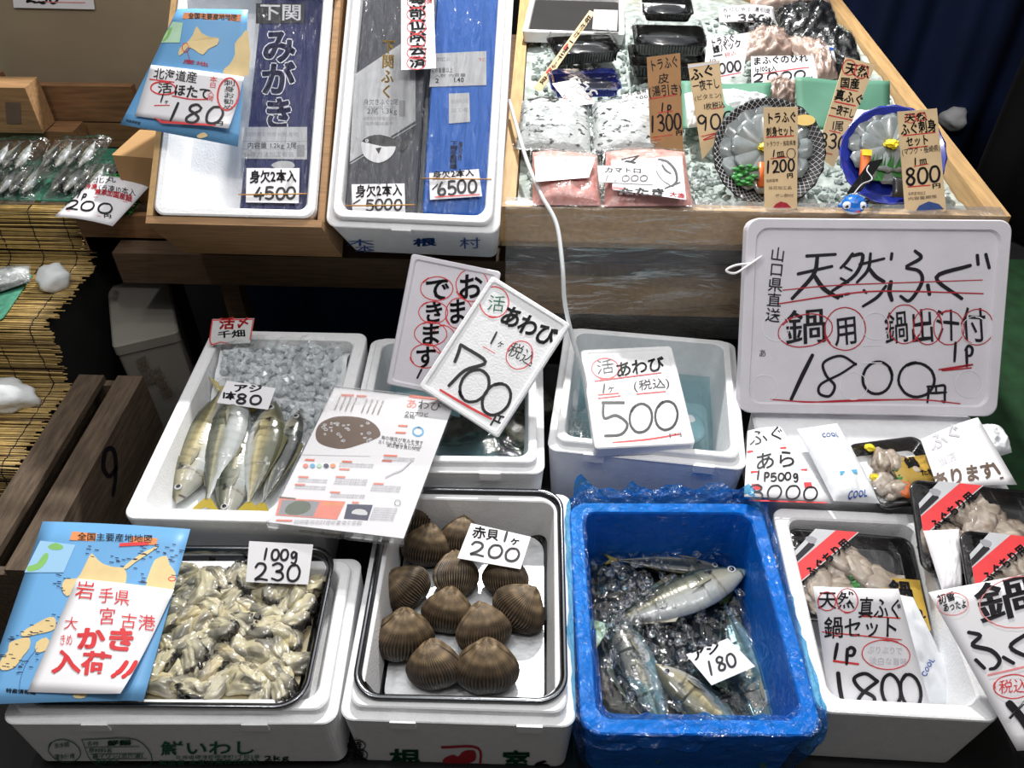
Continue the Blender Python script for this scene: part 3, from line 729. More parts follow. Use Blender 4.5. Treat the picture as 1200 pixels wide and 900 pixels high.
clams = [((487, 603), 'half hidden behind the abalone leaflet, farthest back', (-35, 20, 20), 1.0), ((500, 640), 'whole, just below the corner of the abalone leaflet', (-30, 10, 0), 1.0), ((476, 688), 'at the left wall, with a round pale patch', (-40, -30, 40), .95),
         ((534, 674), 'lying sideways just below the left end of the 200 card', (-55, 40, 30), 1.0), ((541, 630), 'mostly covered by the left edge of the 200 card', (-40, 5, 0), .95), ((592, 676), 'in shadow under the lower right corner of the 200 card', (-40, -20, -20), .95),
         ((525, 716), 'in the middle of the heap, upright', (-28, 5, -6), .98), ((609, 712), 'nearest the right wall', (-35, 20, -30), 1.05), ((473, 745), 'fan-shaped, at the lower left of the heap', (-22, 10, 16), 1.12), ((567, 737), 'tilted, behind the frontmost fan-shaped one', (-35, 10, 25), 1.05),
         ((508, 780), 'round, nearest the front wall on the left', (-26, -14, -4), 1.02), ((570, 782), 'fan-shaped, nearest the front wall on the right', (-24, 0, 2), 1.14)]
for i, ((px, py), d, rot, sc) in enumerate(clams):
    o = bpy.data.objects.new('ark_clam', CL[i % 3]); COL.objects.link(o)
    c = at(px, py, FLZ + .026 * sc); o.location = c
    o.rotation_euler = Euler([math.radians(a) for a in (rot[0] - 2, rot[1], rot[2])]); sc *= 1.12; o.scale = (sc, sc, sc * .98)
    setp(o, 'brown ribbed ark clam ' + d, 'clam', 'ark clams in the steel tray')
# ------------------------------------------------------------------ shucked oysters
def oyster_mesh(seed):
    mb = MB(); bm = bmesh.new(); bmesh.ops.create_icosphere(bm, subdivisions=5, radius=1); vs = []; cols = []
    o = Vector((seed * 2.7, seed * 5.1, seed * 1.3)); rg = random.Random(seed)
    cream = rg.choice([(206, 197, 162), (198, 190, 158), (188, 182, 156), (200, 186, 146)]); ed = rg.random()
    for v in bm.verts:
        p = v.co.copy(); n1 = noise.noise(p * 1.1 + o); n2 = noise.noise(p * 2.6 + o * 2); n3 = noise.noise(Vector((p.x * 1.6, p.y * 4.5, p.z * 2)) + o)
        e = math.hypot(p.x, p.y); an = math.atan2(p.y, p.x)
        one = max(0, math.cos(an - seed))                       # the dark frill runs along one side
        frill = max(0, (e - .78) / .22) * min(1, one * 1.6)
        fold = math.sin(p.x * 3.2 + n1 * 3 + seed) * .5 + .5
        r = 1 + .24 * n1 + .07 * n2
        q = Vector((p.x * .029 * r, p.y * .0195 * r, p.z * .0135 * (1 + .4 * n1 + .2 * n2) + frill * .005 * math.sin(an * 12 + seed) + .0012 * n3))
        q.y += .008 * math.sin(p.x * 2 + seed)
        vs.append(q)
        c = lerp3(cream, (176, 168, 146), (n2 + .1) * 1.5)
        g = noise.noise(p * .8 + o * 4)
        c = lerp3(c, (124, 121, 110), max(0, g + (.18 if ed > .5 else -.05)) * 3)
        c = lerp3(c, (62, 60, 54), max(0, .5 - abs(n1 + .12) * 11) * (1.6 if g > -.1 else .7))
        c = lerp3(c, (42, 40, 38), frill * (1.5 if ed > .25 else .5))
        cols.append(lin(c))
    fs = [[v.index for v in f.verts] for f in bm.faces]; bm.free(); mb.add(vs, fs, 0, True, cols)
    return mb.mesh('oyster', ['skin_wet'])
OY = [oyster_mesh(s) for s in range(9)]
mb = MB(); rings_mb(mb, Mo @ Matrix.Translation((0, 0, -.022)), wo - .032, .23, [(0, 0, .03)], 0, False, True)
M('oyster_liquor', (150, 140, 110), .15, coat=.5, var=.2, vs=40)
mb.build('oyster_liquor', 'oyster_liquor', label='cloudy grey oyster liquor filling the shallow steel tray', cat='liquid', kind='stuff')
rg = random.Random(11); n = 0
for j in range(9):
    for i in range(10):
        x = Mo.translation.x + wo / 2 - .038 - i * .029 - (j % 2) * .012 + rg.uniform(-.006, .006); y = Mo.translation.y - .094 + j * .0222 + rg.uniform(-.005, .005)
        if x < -.575 - .02 * 0: continue
        o = bpy.data.objects.new('oyster', OY[rg.randrange(9)]); COL.objects.link(o)
        o.location = (x, y, .4935 + rg.uniform(-.004, .0055)); o.rotation_euler = (rg.uniform(-.3, .3), rg.uniform(-.3, .3), rg.uniform(0, 6.28))
        k = rg.uniform(.92, 1.2); o.scale = (k, k, k)
        setp(o, 'plump grey and cream shucked oyster heaped in the shallow steel tray', 'oyster', 'shucked oysters in the shallow tray'); n += 1
# ------------------------------------------------------------------ fish
def fish(name, label, head, tail, ht=.24, wd=.5, tone=0, flip=1, bend=0., roll=0., group=None, tailcol=(170, 150, 60), n=Vector((0, 0, 1)), cat='fish', belly_up=0, seed=1):
    """whole fish lying on its side from the snout to the tail; flip = which side the back is on"""
    head, tail = Vector(head), Vector(tail); u = (tail - head); L = u.length; u.normalize()
    v = n.cross(u).normalized() * flip; w = u.cross(v)
    if w.dot(n) < 0: w = -w
    cr, sr = math.cos(math.radians(roll)), math.sin(math.radians(roll)); v, w = v * cr + w * sr, w * cr - v * sr
    r = root(name, head.lerp(tail, .5), label, cat, group)
    pr = [(0, .03), (.03, .20), (.08, .42), (.15, .68), (.24, .88), (.34, .99), (.42, 1), (.55, .88), (.66, .66), (.75, .42), (.82, .22), (.87, .13), (.90, .12)]
    def hh(x):
        for (a, b), (c, d) in zip(pr, pr[1:]):
            if a <= x <= c:
                t = (x - a) / (c - a); t = t * t * (3 - 2 * t) if False else t
                return b + (d - b) * t
        return pr[-1][1]
    def spine(x): return bend * L * (4 * x * (1 - x))
    NX, NA = 110, 36; rings = []; cols = []
    for i in range(NX + 1):
        x = .90 * (i / NX) ** 1.15; h = hh(x) * ht * L / 2; ww = h * wd * (1.25 if x < .3 else 1 if x < .6 else .9); ring = []
        for j in range(NA):
            a = 2 * math.pi * j / NA; cy, cz = math.cos(a), math.sin(a)
            yy = cy * h; zz = cz * ww * (abs(cz) ** .25 if cz else 1)
            scute = 0
            if x > .38 and abs(cy - .02) < .12 and abs(cz) > .5: scute = .0016 * L / .2 * (.6 + .4 * math.sin(x * 260))
            ring.append(head + u * (x * L) + v * (yy + spine(x)) + w * (zz + (scute if zz > 0 else -scute)))
            nz = noise.noise(Vector((x * 9, cy * 3, seed)))
            back, mid, bel = ((52, 58, 50), (120, 121, 104), (166, 171, 170)) if tone == 0 else ((40, 44, 42), (92, 96, 90), (176, 182, 184)) if tone == 1 else ((72, 74, 54), (164, 152, 112), (188, 192, 191))
            k = cy + .18 * nz
            c = lerp3(mid, back, (k - .12) * 2.1) if k > .12 else lerp3(mid, bel, (-.05 - k) * 2.6)
            if x > .24: c = lerp3(c, lerp3(c, back, .55), max(0, math.sin(x * 105 + nz * 2)) * (.85 if k > -.1 else .15) * .6)
            if scute: c = lerp3(c, (226, 216, 178), .55)
            if x < .24:
                c = lerp3(c, (150, 146, 130), .5 if cy < .35 else .3)
                if abs(x - .222 + .03 * cy * cy) < .005: c = lerp3(c, (90, 84, 72), .6)
                if abs(x - .05) < .006 and cy < -.1: c = (90, 84, 76)
            if (x - .232) ** 2 * 30 + (cy - .30) ** 2 < .018: c = (24, 24, 24)
            cols.append(lin(c))
        rings.append(ring)
    mb = MB(); mb.loft(rings, 0, True, True, True, True, cols); mb.build('body', 'skin_fish', r)
    s1 = spine(.9)
    def fin(nm, pts, col, th=.0009):
        q = [head + u * (x * L) + v * (y * L + spine(min(1, x))) + w * z * L for x, y, z in pts]
        m = MB(); m.loft([[p + w * th for p in q], [p - w * th for p in q]], 0, True, True, False, True, lin(col)); m.build(nm, 'fin', r)
    fin('tail_fin', [(.885, .014, 0), (.93, .055, .004), (1.0, .115, .006), (.975, .05, .004), (.955, 0, .002), (.975, -.05, .002), (1.0, -.11, 0), (.93, -.055, 0), (.885, -.014, 0)], tailcol)
    fin('dorsal_fin', [(.33, ht * .47, 0), (.37, ht * .47 + .05, .01), (.43, ht * .48 + .035, .008), (.52, ht * .42 + .03, .006), (.80, ht * .13 + .01, .002), (.80, ht * .08, 0), (.55, ht * .38, 0), (.42, ht * .47, 0)], (96, 92, 70))
    fin('anal_fin', [(.50, -ht * .43, 0), (.54, -ht * .43 - .03, .004), (.80, -ht * .12 - .01, 0), (.80, -ht * .08, 0), (.62, -ht * .33, 0)], (120, 116, 96))
    fin('pectoral_fin', [(.24, -.015, ht * wd * .60), (.29, -.012, ht * wd * .64), (.38, -.04, ht * wd * .60), (.31, -.038, ht * wd * .60), (.25, -.026, ht * wd * .58)], (128, 126, 108))
    ec = head + u * (.095 * L) + v * (.012 * L + spine(.095)) + w * (hh(.095) * ht * L / 2 * wd * 1.25)
    e = MB(); e.blob(ec, (.026 * L, .026 * L, .010 * L), 2, 0, 1, 0, 0, True); eo = e.build('eye', 'silver', r)
    e = MB(); e.blob(ec + w * .006 * L, (.0165 * L, .0165 * L, .0075 * L), 2, 0, 1, 0, 0, True); e.build('pupil', 'eye_black', eo)
    return r
# --- horse mackerel in the left foam box
zA = .548 - .088
pA = PZ(250, 595, zA, 9)
fa = [((206, 590), (264, 446), 'leftmost of the row, its head towards the front', 2, 1, .30, 0), ((282, 452), (238, 602), 'second from the left, its yellow tail towards the front', 0, -1, .28, 0), ((262, 612), (295, 470), 'third from the left, dark back, head at the front rim', 0, 1, .25, .0),
      ((322, 470), (288, 604), 'fourth from the left, silver bellied with a yellow tail', 2, 1, .30, 0), ((352, 480), (302, 604), 'rightmost and darkest, beside the leaflet', 1, 1, .24, 0)]
for i, (h, t, d, tone, fl, ht, bd) in enumerate(fa):
    q = pA.up(.018 + (.008 if i in (1, 3) else 0))
    fish('horse_mackerel', 'horse mackerel on ice, ' + d, q.hit(*h), q.hit(*t), ht, .5, tone, fl, bd, roll=12 * fl, group='horse mackerel in the foam box', n=pA.n, seed=i)
# ice bag: mound of crushed ice under clear film
Mi = Maj.inverted()
def mound(x, y):
    q = max(0, min(1, (y + .02) / .22)); q = q * q * (3 - 2 * q)
    return -.095 + .018 + q * .074 + .012 * noise.noise(Vector((x * 26, y * 26, 1))) * (.3 + q)
mb = MB(); mb.grid(lambda s, t: Maj @ Vector(((s - .5) * (waj - .062), -.205 + .41 * t, mound((s - .5) * .25, -.205 + .41 * t) - .012)), 40, 50)
mb.build('ice_bed', 'ice_white', label='bed of crushed ice under the horse mackerel', cat='ice', kind='stuff')
rg = random.Random(21); mb = MB()
for k in range(420):
    x, y = rg.uniform(-.115, .115), rg.uniform(.02, .205); s = rg.uniform(.006, .014)
    mb.blob(Maj @ Vector((x, y, mound(x, y) - .004)), (s, s * rg.uniform(.6, 1), s * rg.uniform(.5, .9)), 1, .5, 2, 0, k, False, Euler((rg.random() * 6, rg.random() * 6, 0)).to_matrix())
mb.build('crushed_ice', 'ice', label='crushed ice heaped at the back of the horse mackerel box', cat='ice', kind='stuff')
def bagf(s, t):
    x = (s - .5) * (waj - .066); y = -.065 + .27 * t
    return Maj @ Vector((x, y - .02 * abs(math.sin(s * 7)) * (1 - t), mound(x, y) + .018 + .014 * noise.noise(Vector((x * 34, y * 34, 3))) + .010 * noise.noise(Vector((x * 90, y * 60, 7)))))
mb = MB(); mb.grid(bagf, 70, 50); mb.build('ice_bag', 'film_bag', label='crumpled clear bag lying over the ice behind the horse mackerel', cat='plastic bag')
# ------------------------------------------------------------------ blue bin
Mb, wb = px_frame(PZ(800, 862, .50), (682, 860), (966, 862), .402)
r = root('plastic_bin', Mb @ Vector((0, 0, -.15)), 'bright blue plastic bin at the front holding fish in icy water', 'bin')
mb = MB(); db = .402
rings_mb(mb, Mb, wb, db, [(.016, -.15, .02), (.006, -.02, .03), (.0, -.018, .03), (0, -.002, .03), (.002, 0, .03), (.020, 0, .024), (.022, -.003, .024), (.036, -.125, .024), (.042, -.13, .02)], 0, True, True, 6); mb.build('tub', 'bin_blue', r)
mb = MB()
spec = [(.004, -.13, .03), (-.006, -.06, .034), (-.009, -.02, .036), (-.004, .006, .034), (.011, .008, .03), (.026, .003, .024), (.029, -.03, .024), (.036, -.09, .022), (.044, -.118, .02)]
spec = [tuple(a[q] + (b[q] - a[q]) * k / 3 for q in range(3)) for a, b in zip(spec, spec[1:]) for k in range(3)] + [spec[-1]]
rings = []
for i, (ins, h, rad) in enumerate(spec):
    ring = []
    for j, (x, y) in enumerate(rr(wb - 2 * ins, db - 2 * ins, rad, 10)): ring.append((x, y, h))
    # denser along the straight sides
    den = []
    for a, b in zip(ring, ring[1:] + ring[:1]):
        m = max(1, int(math.dist(a, b) / .009))
        for k in range(m): den.append([a[q] + (b[q] - a[q]) * k / m for q in range(3)])
    rings.append(den)
m = min(len(q) for q in rings); out = []
for i, q in enumerate(rings):
    res = []
    for j in range(m):
        f = j * len(q) / m; a = q[int(f)]; b = q[(int(f) + 1) % len(q)]; t = f - int(f); p = Vector([a[k] + (b[k] - a[k]) * t for k in range(3)])
        back = max(0, (p.y - db * .42) / (db * .1)); back = min(1, back)
        nz = noise.noise(Vector((p.x * 26, p.y * 26, i * .8))) ; n2 = noise.noise(Vector((p.x * 75, p.y * 75, i * .6 + 9)))
        amp = .007 + .014 * back * (1 if 4 < i < 18 else .4)
        d2 = Vector((p.x, p.y, 0)); d2.normalize()
        s = (1 if i < 11 else .3)
        p += d2 * (abs(nz) * amp * 1.2 * s + n2 * .0035) + Vector((0, 0, 1)) * ((abs(nz) + .6 * abs(n2)) * amp * (1.3 if 7 < i < 17 else .2) + back * (.016 if 7 < i < 16 else 0))
        res.append(Mb @ p)
    out.append(res)
mb.loft(out, 0, False, False, False); mb.build('bin_liner', 'bag_blue', None, 'crinkled translucent blue plastic liner folded over the rim of the blue bin', 'plastic bag')
zW = .408
pW = PZ(800, 760, zW)
fish('horse_mackerel', 'large horse mackerel with its head to the right, on top in the blue bin', at(876, 668, zW + .022), at(690, 742, zW - .012), .27, .5, 0, -1, .0, roll=-10, group='horse mackerel in the blue bin', seed=11)
fish('horse_mackerel', 'golden flanked horse mackerel at the front of the blue bin', at(768, 778, zW + .004), at(905, 900, zW - .03), .30, .5, 2, -1, .0, roll=10, group='horse mackerel in the blue bin', seed=12)
fish('horse_mackerel', 'dark horse mackerel along the right wall of the blue bin', at(905, 880, zW - .016), at(842, 690, zW - .022), .26, .5, 1, 1, 0, group='horse mackerel in the blue bin', seed=13)
fish('horse_mackerel', 'dark horse mackerel at the front left corner of the blue bin', at(718, 720, zW - .012), at(790, 890, zW - .02), .30, .5, 1, -1, 0, group='horse mackerel in the blue bin', seed=14)
fish('horse_mackerel', 'pale bellied horse mackerel behind the largest in the blue bin', at(850, 668, zW - .008), at(708, 655, zW + .004), .24, .5, 1, 1, 0, roll=30, group='horse mackerel in the blue bin', seed=15)
fish('horse_mackerel', 'dark horse mackerel below the 180 card in the blue bin', at(812, 760, zW - .02), at(905, 840, zW - .03), .26, .5, 1, -1, 0, group='horse mackerel in the blue bin', seed=16)
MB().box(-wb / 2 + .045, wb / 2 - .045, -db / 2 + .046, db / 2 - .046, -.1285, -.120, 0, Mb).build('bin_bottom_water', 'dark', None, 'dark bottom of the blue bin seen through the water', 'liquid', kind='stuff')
mb = MB(); mb.grid(lambda s, t: Mb @ Vector(((s - .5) * (wb - .07), (t - .5) * (db - .07), zW - .50 + .005 * noise.noise(Vector((s * 9, t * 11, 0))) + .003 * noise.noise(Vector((s * 26, t * 30, 5))))), 70, 80)
mb.build('water', 'water_blue', label='rippling icy water in the blue bin', cat='water', kind='stuff')
rg = random.Random(5); mb = MB()
for k in range(260):
    px, py = rg.gauss(768, 46), rg.gauss(716, 40)
    if not (702 < px < 890 and 650 < py < 860): continue
    s = rg.uniform(.002, .010); mb.blob(at(px, py, zW + .006 + .012 * (py < 715)), (s, s, s * .7), 2, .7, 1.8, 0, k, True)
mb.build('water_bubbles', 'film_pack', label='clear bubbles and ice bits floating on the water of the blue bin', cat='ice', kind='stuff')
# ------------------------------------------------------------------ abalone box and bubbling water box
Ma = Mab
mb = MB(); mb.grid(lambda s, t: Ma @ Vector(((s - .5) * (wab - .085), (t - .5) * .275, -.085 + .003 * noise.noise(Vector((s * 8, t * 9, 2))))), 30, 30)
mb.build('water', 'water', label='clear water covering the live abalone', cat='water', kind='stuff')
for k, (px, py, d) in enumerate([(528, 505, 'nearest the front wall of its foam box, under the 700 board'), (560, 495, 'under the middle of the 700 board'), (606, 505, 'at the front right, beside the lower corner of the 700 board'), (620, 470, 'along the right wall of its foam box, beside the 700 board')]):
    MB().blob(at(px, py, .452), (.05, .036, .02), 4, .22, 2.2, 0, k + 3, True, Matrix.Rotation(k * .9, 3, 'Z')).build('abalone', 'abalone', None, 'dark live abalone ' + d, 'abalone', 'live abalone in the foam box')
mb = MB(); mb.grid(lambda s, t: M5 @ Vector(((s - .5) * (w5 - .085), (t - .5) * .265, -.075 + .002 * noise.noise(Vector((s * 8, t * 9, 2))))), 40, 40)
mb.build('water', 'water', label='bubbling water in the foam box under the 500 board', cat='water', kind='stuff')
rg = random.Random(9); mb = MB()
for k in range(170):
    px, py = rg.gauss(676, 10), rg.gauss(498, 14)
    if not (660 < px < 690 and 470 < py < 523): continue
    s = rg.uniform(.0015, .0055); mb.blob(at(px, py, .478), (s, s, s * .7), 2, .1, 1, 0, k, True)
mb.build('air_bubbles', 'film_pack', label='foam of air bubbles rising at the end of the clear hose', cat='bubbles', kind='stuff')
for k, (px, py, d, s) in enumerate([(676, 470, 'left of the 500 board', .022), (808, 500, 'right of the 500 board', .03)]):
    MB().blob(at(px, py, .455), (s, s * 1.3, s * .6), 3, .2, 1.5, 0, k, True).build('ice_pack', 'cool_pack', None, 'white ice lump under the water ' + d, 'ice')
# ------------------------------------------------------------------ clear air hose
hp = [(597, 118, .835), (606, 150, .84), (618, 190, .838), (634, 228, .822), (652, 262, .80), (659, 310, .76), (662, 355, .71), (672, 400, .655), (684, 440, .60), (690, 480, .53), (700, 505, .50), (712, 524, .485)]
def hose_pt(px, py, z): return at(px, py, z)
mb = MB(); mb.tube(smooth_pts([aty(597, 118, 1.95)] * 0 + [at(*p) for p in hp], 8), .0042, 8)
mb.build('air_hose', 'tube_clear', label='thin clear air hose looping from the wooden tray down to the 500 board', cat='hose')
# ================================================================== soft packs, boards, signs
def quad_fn(pl, cor):
    c = [Vector(p) for p in cor]
    def f(s, t):   # t runs from the bottom up
        t = 1 - t; p = (c[0] * (1 - s) + c[1] * s) * (1 - t) + (c[3] * (1 - s) + c[2] * s) * t
        return pl.hit(p.x, p.y)
    return f
def pillow(name, label, cat, pl, cor, th, mat, marks=(), group=None, seed=0, rough=.25, fr=5., edge=.45, parent=None, film_=None, n=28, kind=None):
    """soft filled bag: flat underside, domed and crumpled top"""
    f = quad_fn(pl, cor); st = quad_st(cor)
    def h(s, t):
        q = max(0, 16 * s * (1 - s) * t * (1 - t)) ** edge
        return th * q * (1 + rough * noise.noise(Vector((s * fr, t * fr, seed))) + rough * .5 * noise.noise(Vector((s * fr * 2.7, t * fr * 2.7, seed + 5))))
    mb = MB(); names = [mat]
    mb.grid(lambda s, t: f(s, t) + pl.n * h(s, t), n, n)
    mb.grid(lambda s, t: f(1 - s, t) - pl.n * .0005, 4, 4)
    if marks: write(mb, names, pl, marks, .0008, seed, lambda x, y: h(min(1, max(0, st(x, y)[0])), min(1, max(0, 1 - st(x, y)[1]))) + .0006)
    o = mb.build(name, names, parent, label, cat, group, kind)
    if film_:
        m = MB(); m.grid(lambda s, t: f(-.04 + 1.08 * s, -.04 + 1.08 * t) + pl.n * (h(min(1, max(0, -.04 + 1.08 * s)), min(1, max(0, -.04 + 1.08 * t))) * 1.02 + .003 + .003 * abs(noise.noise(Vector((s * 14, t * 9, seed + 2))))), n, n)
        m.build('wrapping', film_, o)
    return o
def board(name, label, cat, pl, cor, marks, th=.018, rim=.012, mat='foam', group=None, seed=3, rad=.012, lip=.004):
    """foam lid used as a sign: raised rim round a sunk writing face"""
    f = quad_fn(pl, cor); P0, P1, P2, P3 = f(0, 0), f(1, 0), f(1, 1), f(0, 1)
    u = ((P1 - P0) + (P2 - P3)) / 2; v = ((P3 - P0) + (P2 - P1)) / 2; c = (P0 + P1 + P2 + P3) / 4
    M_ = frame(c, u, v); v2 = Vector(M_.col[1][:3]); w, h = u.length, abs(v.dot(v2))
    r = root(name, f(.5, 0), label, cat, group)
    mb = MB(); names = [mat]
    rings_mb(mb, M_, w, h, [(.002, -th, rad), (0, -th + .002, rad), (0, -.002, rad), (.002, 0, rad), (rim, 0, rad), (rim + .003, -lip, rad), (rim + .02, -lip - .0003, rad)], 0, True, True, 6)
    mb.build('lid', names, r)
    q = pl.up(-lip - .0003); m = MB(); nm = ['ink']; write(m, nm, q, marks, .0009, seed); m.build('writing', nm, r)
    return r
# ---- the big board of the right
yb = 1.115; b0 = aty(862, 481, yb); t0 = aty(880, 258, yb + .20)
tl = math.degrees(math.atan2(t0.z - b0.z, t0.y - b0.y))
pS = Pl(b0, tl)
big = [S([(945, 300), (979, 298)], 4.5), S([(935, 321), (975, 312)], 4.5), S([(958, 300), (953, 322), (928, 350)], 5), S([(953, 321), (965, 338), (982, 349)], 5.5),
       S([(999, 297), (992, 307), (985, 314)], 4), S([(997, 300), (1011, 299), (1002, 322), (975, 341)], 4.5), S([(990, 313), (998, 317)], 3.5), S([(985, 326), (994, 331)], 3.5),
       S([(1007, 310), (1036, 303)], 4), S([(1020, 297), (1017, 316), (1004, 331)], 4), S([(1018, 314), (1026, 324), (1036, 330)], 5), S([(1045, 297), (1044, 304)], 4.5),
       S([(981, 347), (987, 347)], 4), S([(990, 345), (995, 344)], 4), S([(1012, 340), (1015, 343)], 4), S([(1038, 335), (1028, 348), (1011, 359)], 4),
       S([(1072, 294), (1079, 302), (1062, 312)], 4.5), S([(1062, 314), (1077, 318), (1080, 331), (1066, 352), (1055, 347)], 4.5), S([(1044, 330), (1042, 341), (1045, 352)], 5.5), S([(1087, 334), (1089, 345)], 5.5),
       S([(1137, 311), (1097, 325), (1127, 350)], 5), S([(1145, 299), (1146, 310)], 5), S([(1155, 298), (1159, 314)], 5),
       S([(912, 356), (985, 345), (1040, 341), (1152, 344)], 1.8, 'dark_red'), S([(917, 340), (985, 334), (1151, 328)], 1.3, 'dark_red'),
       T('鍋', 920, 403, 971, 400, 40, 'ink', .008), T('用', 978, 404, 1007, 402, 34, 'ink', .008), O(944, 387, 32, 19, 1.3, 'dark_red', -10), O(990, 385, 24, 25, 1.3, 'dark_red'),
       T('鍋出汁付', 1036, 402, 1156, 398, 38, 'ink', .006), O(1060, 380, 20, 23, 1.2, 'dark_red'), O(1087, 383, 17, 21, 1.2, 'dark_red'), O(1112, 384, 18, 20, 1.2, 'dark_red'), O(1145, 383, 19, 21, 1.2, 'dark_red'),
       D('1p', 1112, 424, 1144, 421, 22, 3.4), S([(1100, 433), (1140, 427), (1103, 434), (1138, 431)], 2, 'dark_red'),
       S([(952, 416), (940, 440), (927, 468)], 5), S([(1003, 427), (985, 417), (965, 425), (968, 440), (978, 452), (972, 464), (960, 461), (962, 450), (985, 438), (1003, 426)], 3.4), O(1028, 443, 17, 19, 3.4, 'ink', 20), O(1074, 445, 21, 20, 3.4, 'ink', 10), D('円', 1083, 471, 1113, 470, 20, 3),
       S([(903, 468), (960, 471), (1070, 468), (1125, 473)], 1.6, 'dark_red'), S([(902, 475), (990, 469), (1060, 468)], 1.4, 'dark_red'),
       V('山口県直送', 912, 289, 905, 378, 18, 'ink', .006), T('あ', 889, 418, 898, 418, 9, 'ink', 0)]
for cx, cy in ((1026, 382), (909, 383), (1142, 387), (895, 455), (1000, 452), (1135, 450)): big.append(O(cx, cy, 16, 16, .7, 'white_ink'))
big += [S([(1010, 405), (1033, 405)], .8, 'white_ink'), S([(1010, 425), (1033, 425)], 1.2, 'white_ink')]
o = board('foam_board', 'large white foam lid price board reading 1800 yen, hanging at the right', 'price board', pS, [(880, 258), (1199, 255), (1157, 491), (862, 481)], big, .03, .017, 'foam_board', rad=.022, lip=.006)
mb = MB(); mb.tube(smooth_pts([pS.up(.002).hit(893, 300), pS.up(.008).hit(880, 309), pS.up(.012).hit(862, 320), pS.up(.012).hit(851, 317), pS.up(.010).hit(862, 311), pS.up(.006).hit(880, 309)], 6), .0022, 6); mb.build('cord', 'cord_white', o)
# ---- the three price lids
pk = PZ(515, 450, .575, 52)
board('foam_board', 'grey shaded foam lid sign standing behind the 700 board', 'price board', pk, [(481, 294), (583, 320), (560, 470), (454, 453)], [
    T('お', 536, 350, 566, 350, 30, 'ink', .02), O(553, 334, 19, 19, 1.1, 'red'), T('ま', 524, 378, 548, 378, 28, 'ink', .02), O(538, 367, 16, 18, 1.1, 'red'), O(520, 398, 14, 17, 1.1, 'red'),
    T('で', 497, 352, 528, 352, 28, 'ink', .02), O(512, 338, 19, 14, 1.1, 'red'), T('き', 495, 378, 522, 378, 26, 'ink', .02), O(508, 366, 17, 13, 1.1, 'red'), T('ま', 491, 404, 518, 404, 26, 'ink', .02), O(505, 391, 19, 14, 1.1, 'red'), T('す', 486, 431, 512, 431, 26, 'ink', .02), O(499, 417, 18, 14, 1.1, 'red'), S([(494, 433), (489, 443)], 3)], .016, .008, 'foam_board', rad=.006)
p7 = PZ(585, 514, .562, 40)
def tilt_up(a): c, s = math.cos(math.radians(a)), math.sin(math.radians(a)); return (s, -c)
board('foam_board', 'white foam lid sign priced 700, leaning askew in the abalone box', 'price board', p7, [(572, 320), (666, 378), (586, 515), (495, 456)], [
    O(579, 354, 17, 18, 1.4, 'red'), T('活', 570, 362, 590, 366, 18, 'green_ink', .0), T('あわび', 584, 376, 644, 408, 24, 'ink', .03), D('1', 572, 401, 580, 404, 15, 2.4), T('ヶ', 581, 405, 589, 409, 10, 'ink', .01), T('税込', 593, 414, 622, 431, 18, 'ink', .0), O(609, 416, 15, 17, 1.1, 'red', 30), S([(566, 406), (580, 414)], 1, 'red'),
    S([(540, 404), (537, 414), (533, 424)], 4, 'ink', .2), S([(540, 404), (569, 424), (545, 434), (526, 452)], 4, 'ink', .2), O(556, 452, 16, 20, 3.6, 'ink', 35), O(582, 468, 15, 20, 3.6, 'ink', 35), D('円', 573, 498, 588, 505, 16, 2.4), S([(516, 457), (548, 476), (576, 491)], 3, 'red')], .020, .007, 'foam', rad=.006, lip=.003)
p5 = PZ(752, 524, .562, 8)
board('foam_board', 'white foam lid sign priced 500, lying across the bubbling water box', 'price board', p5, [(684, 411), (789, 403), (813, 522), (693, 524)], [
    O(709, 432, 16, 12, 1.4, 'red'), T('活', 699, 438, 720, 437, 16, 'ink', .0), T('あわび', 722, 442, 779, 434, 17, 'ink', .02), S([(697, 447), (735, 442), (775, 437)], 1.6, 'dark_red'), D('1', 704, 460, 711, 460, 10, 2.4), T('ヶ', 711, 460, 721, 460, 10, 'ink', .01), T('(税込)', 742, 458, 786, 454, 12, 'ink', .01),
    S([(701, 463), (725, 461)], 1.6, 'red'), S([(701, 467), (727, 464)], 1.6, 'red'), S([(746, 462), (780, 459)], 1.6, 'red'), S([(706, 472), (731, 472)], 3.2, 'ink', .1), S([(707, 472), (708, 490), (722, 487), (735, 497), (728, 509), (709, 511)], 3.2, 'ink', .2), O(751, 490, 13, 17, 3, 'ink', 8), O(781, 487, 13, 17, 3, 'ink', 8), S([(718, 519), (760, 515), (796, 509)], 2, 'red'), T('円', 783, 513, 800, 512, 5, 'ink', .0)], .026, .008, 'foam', rad=.008, lip=.002)
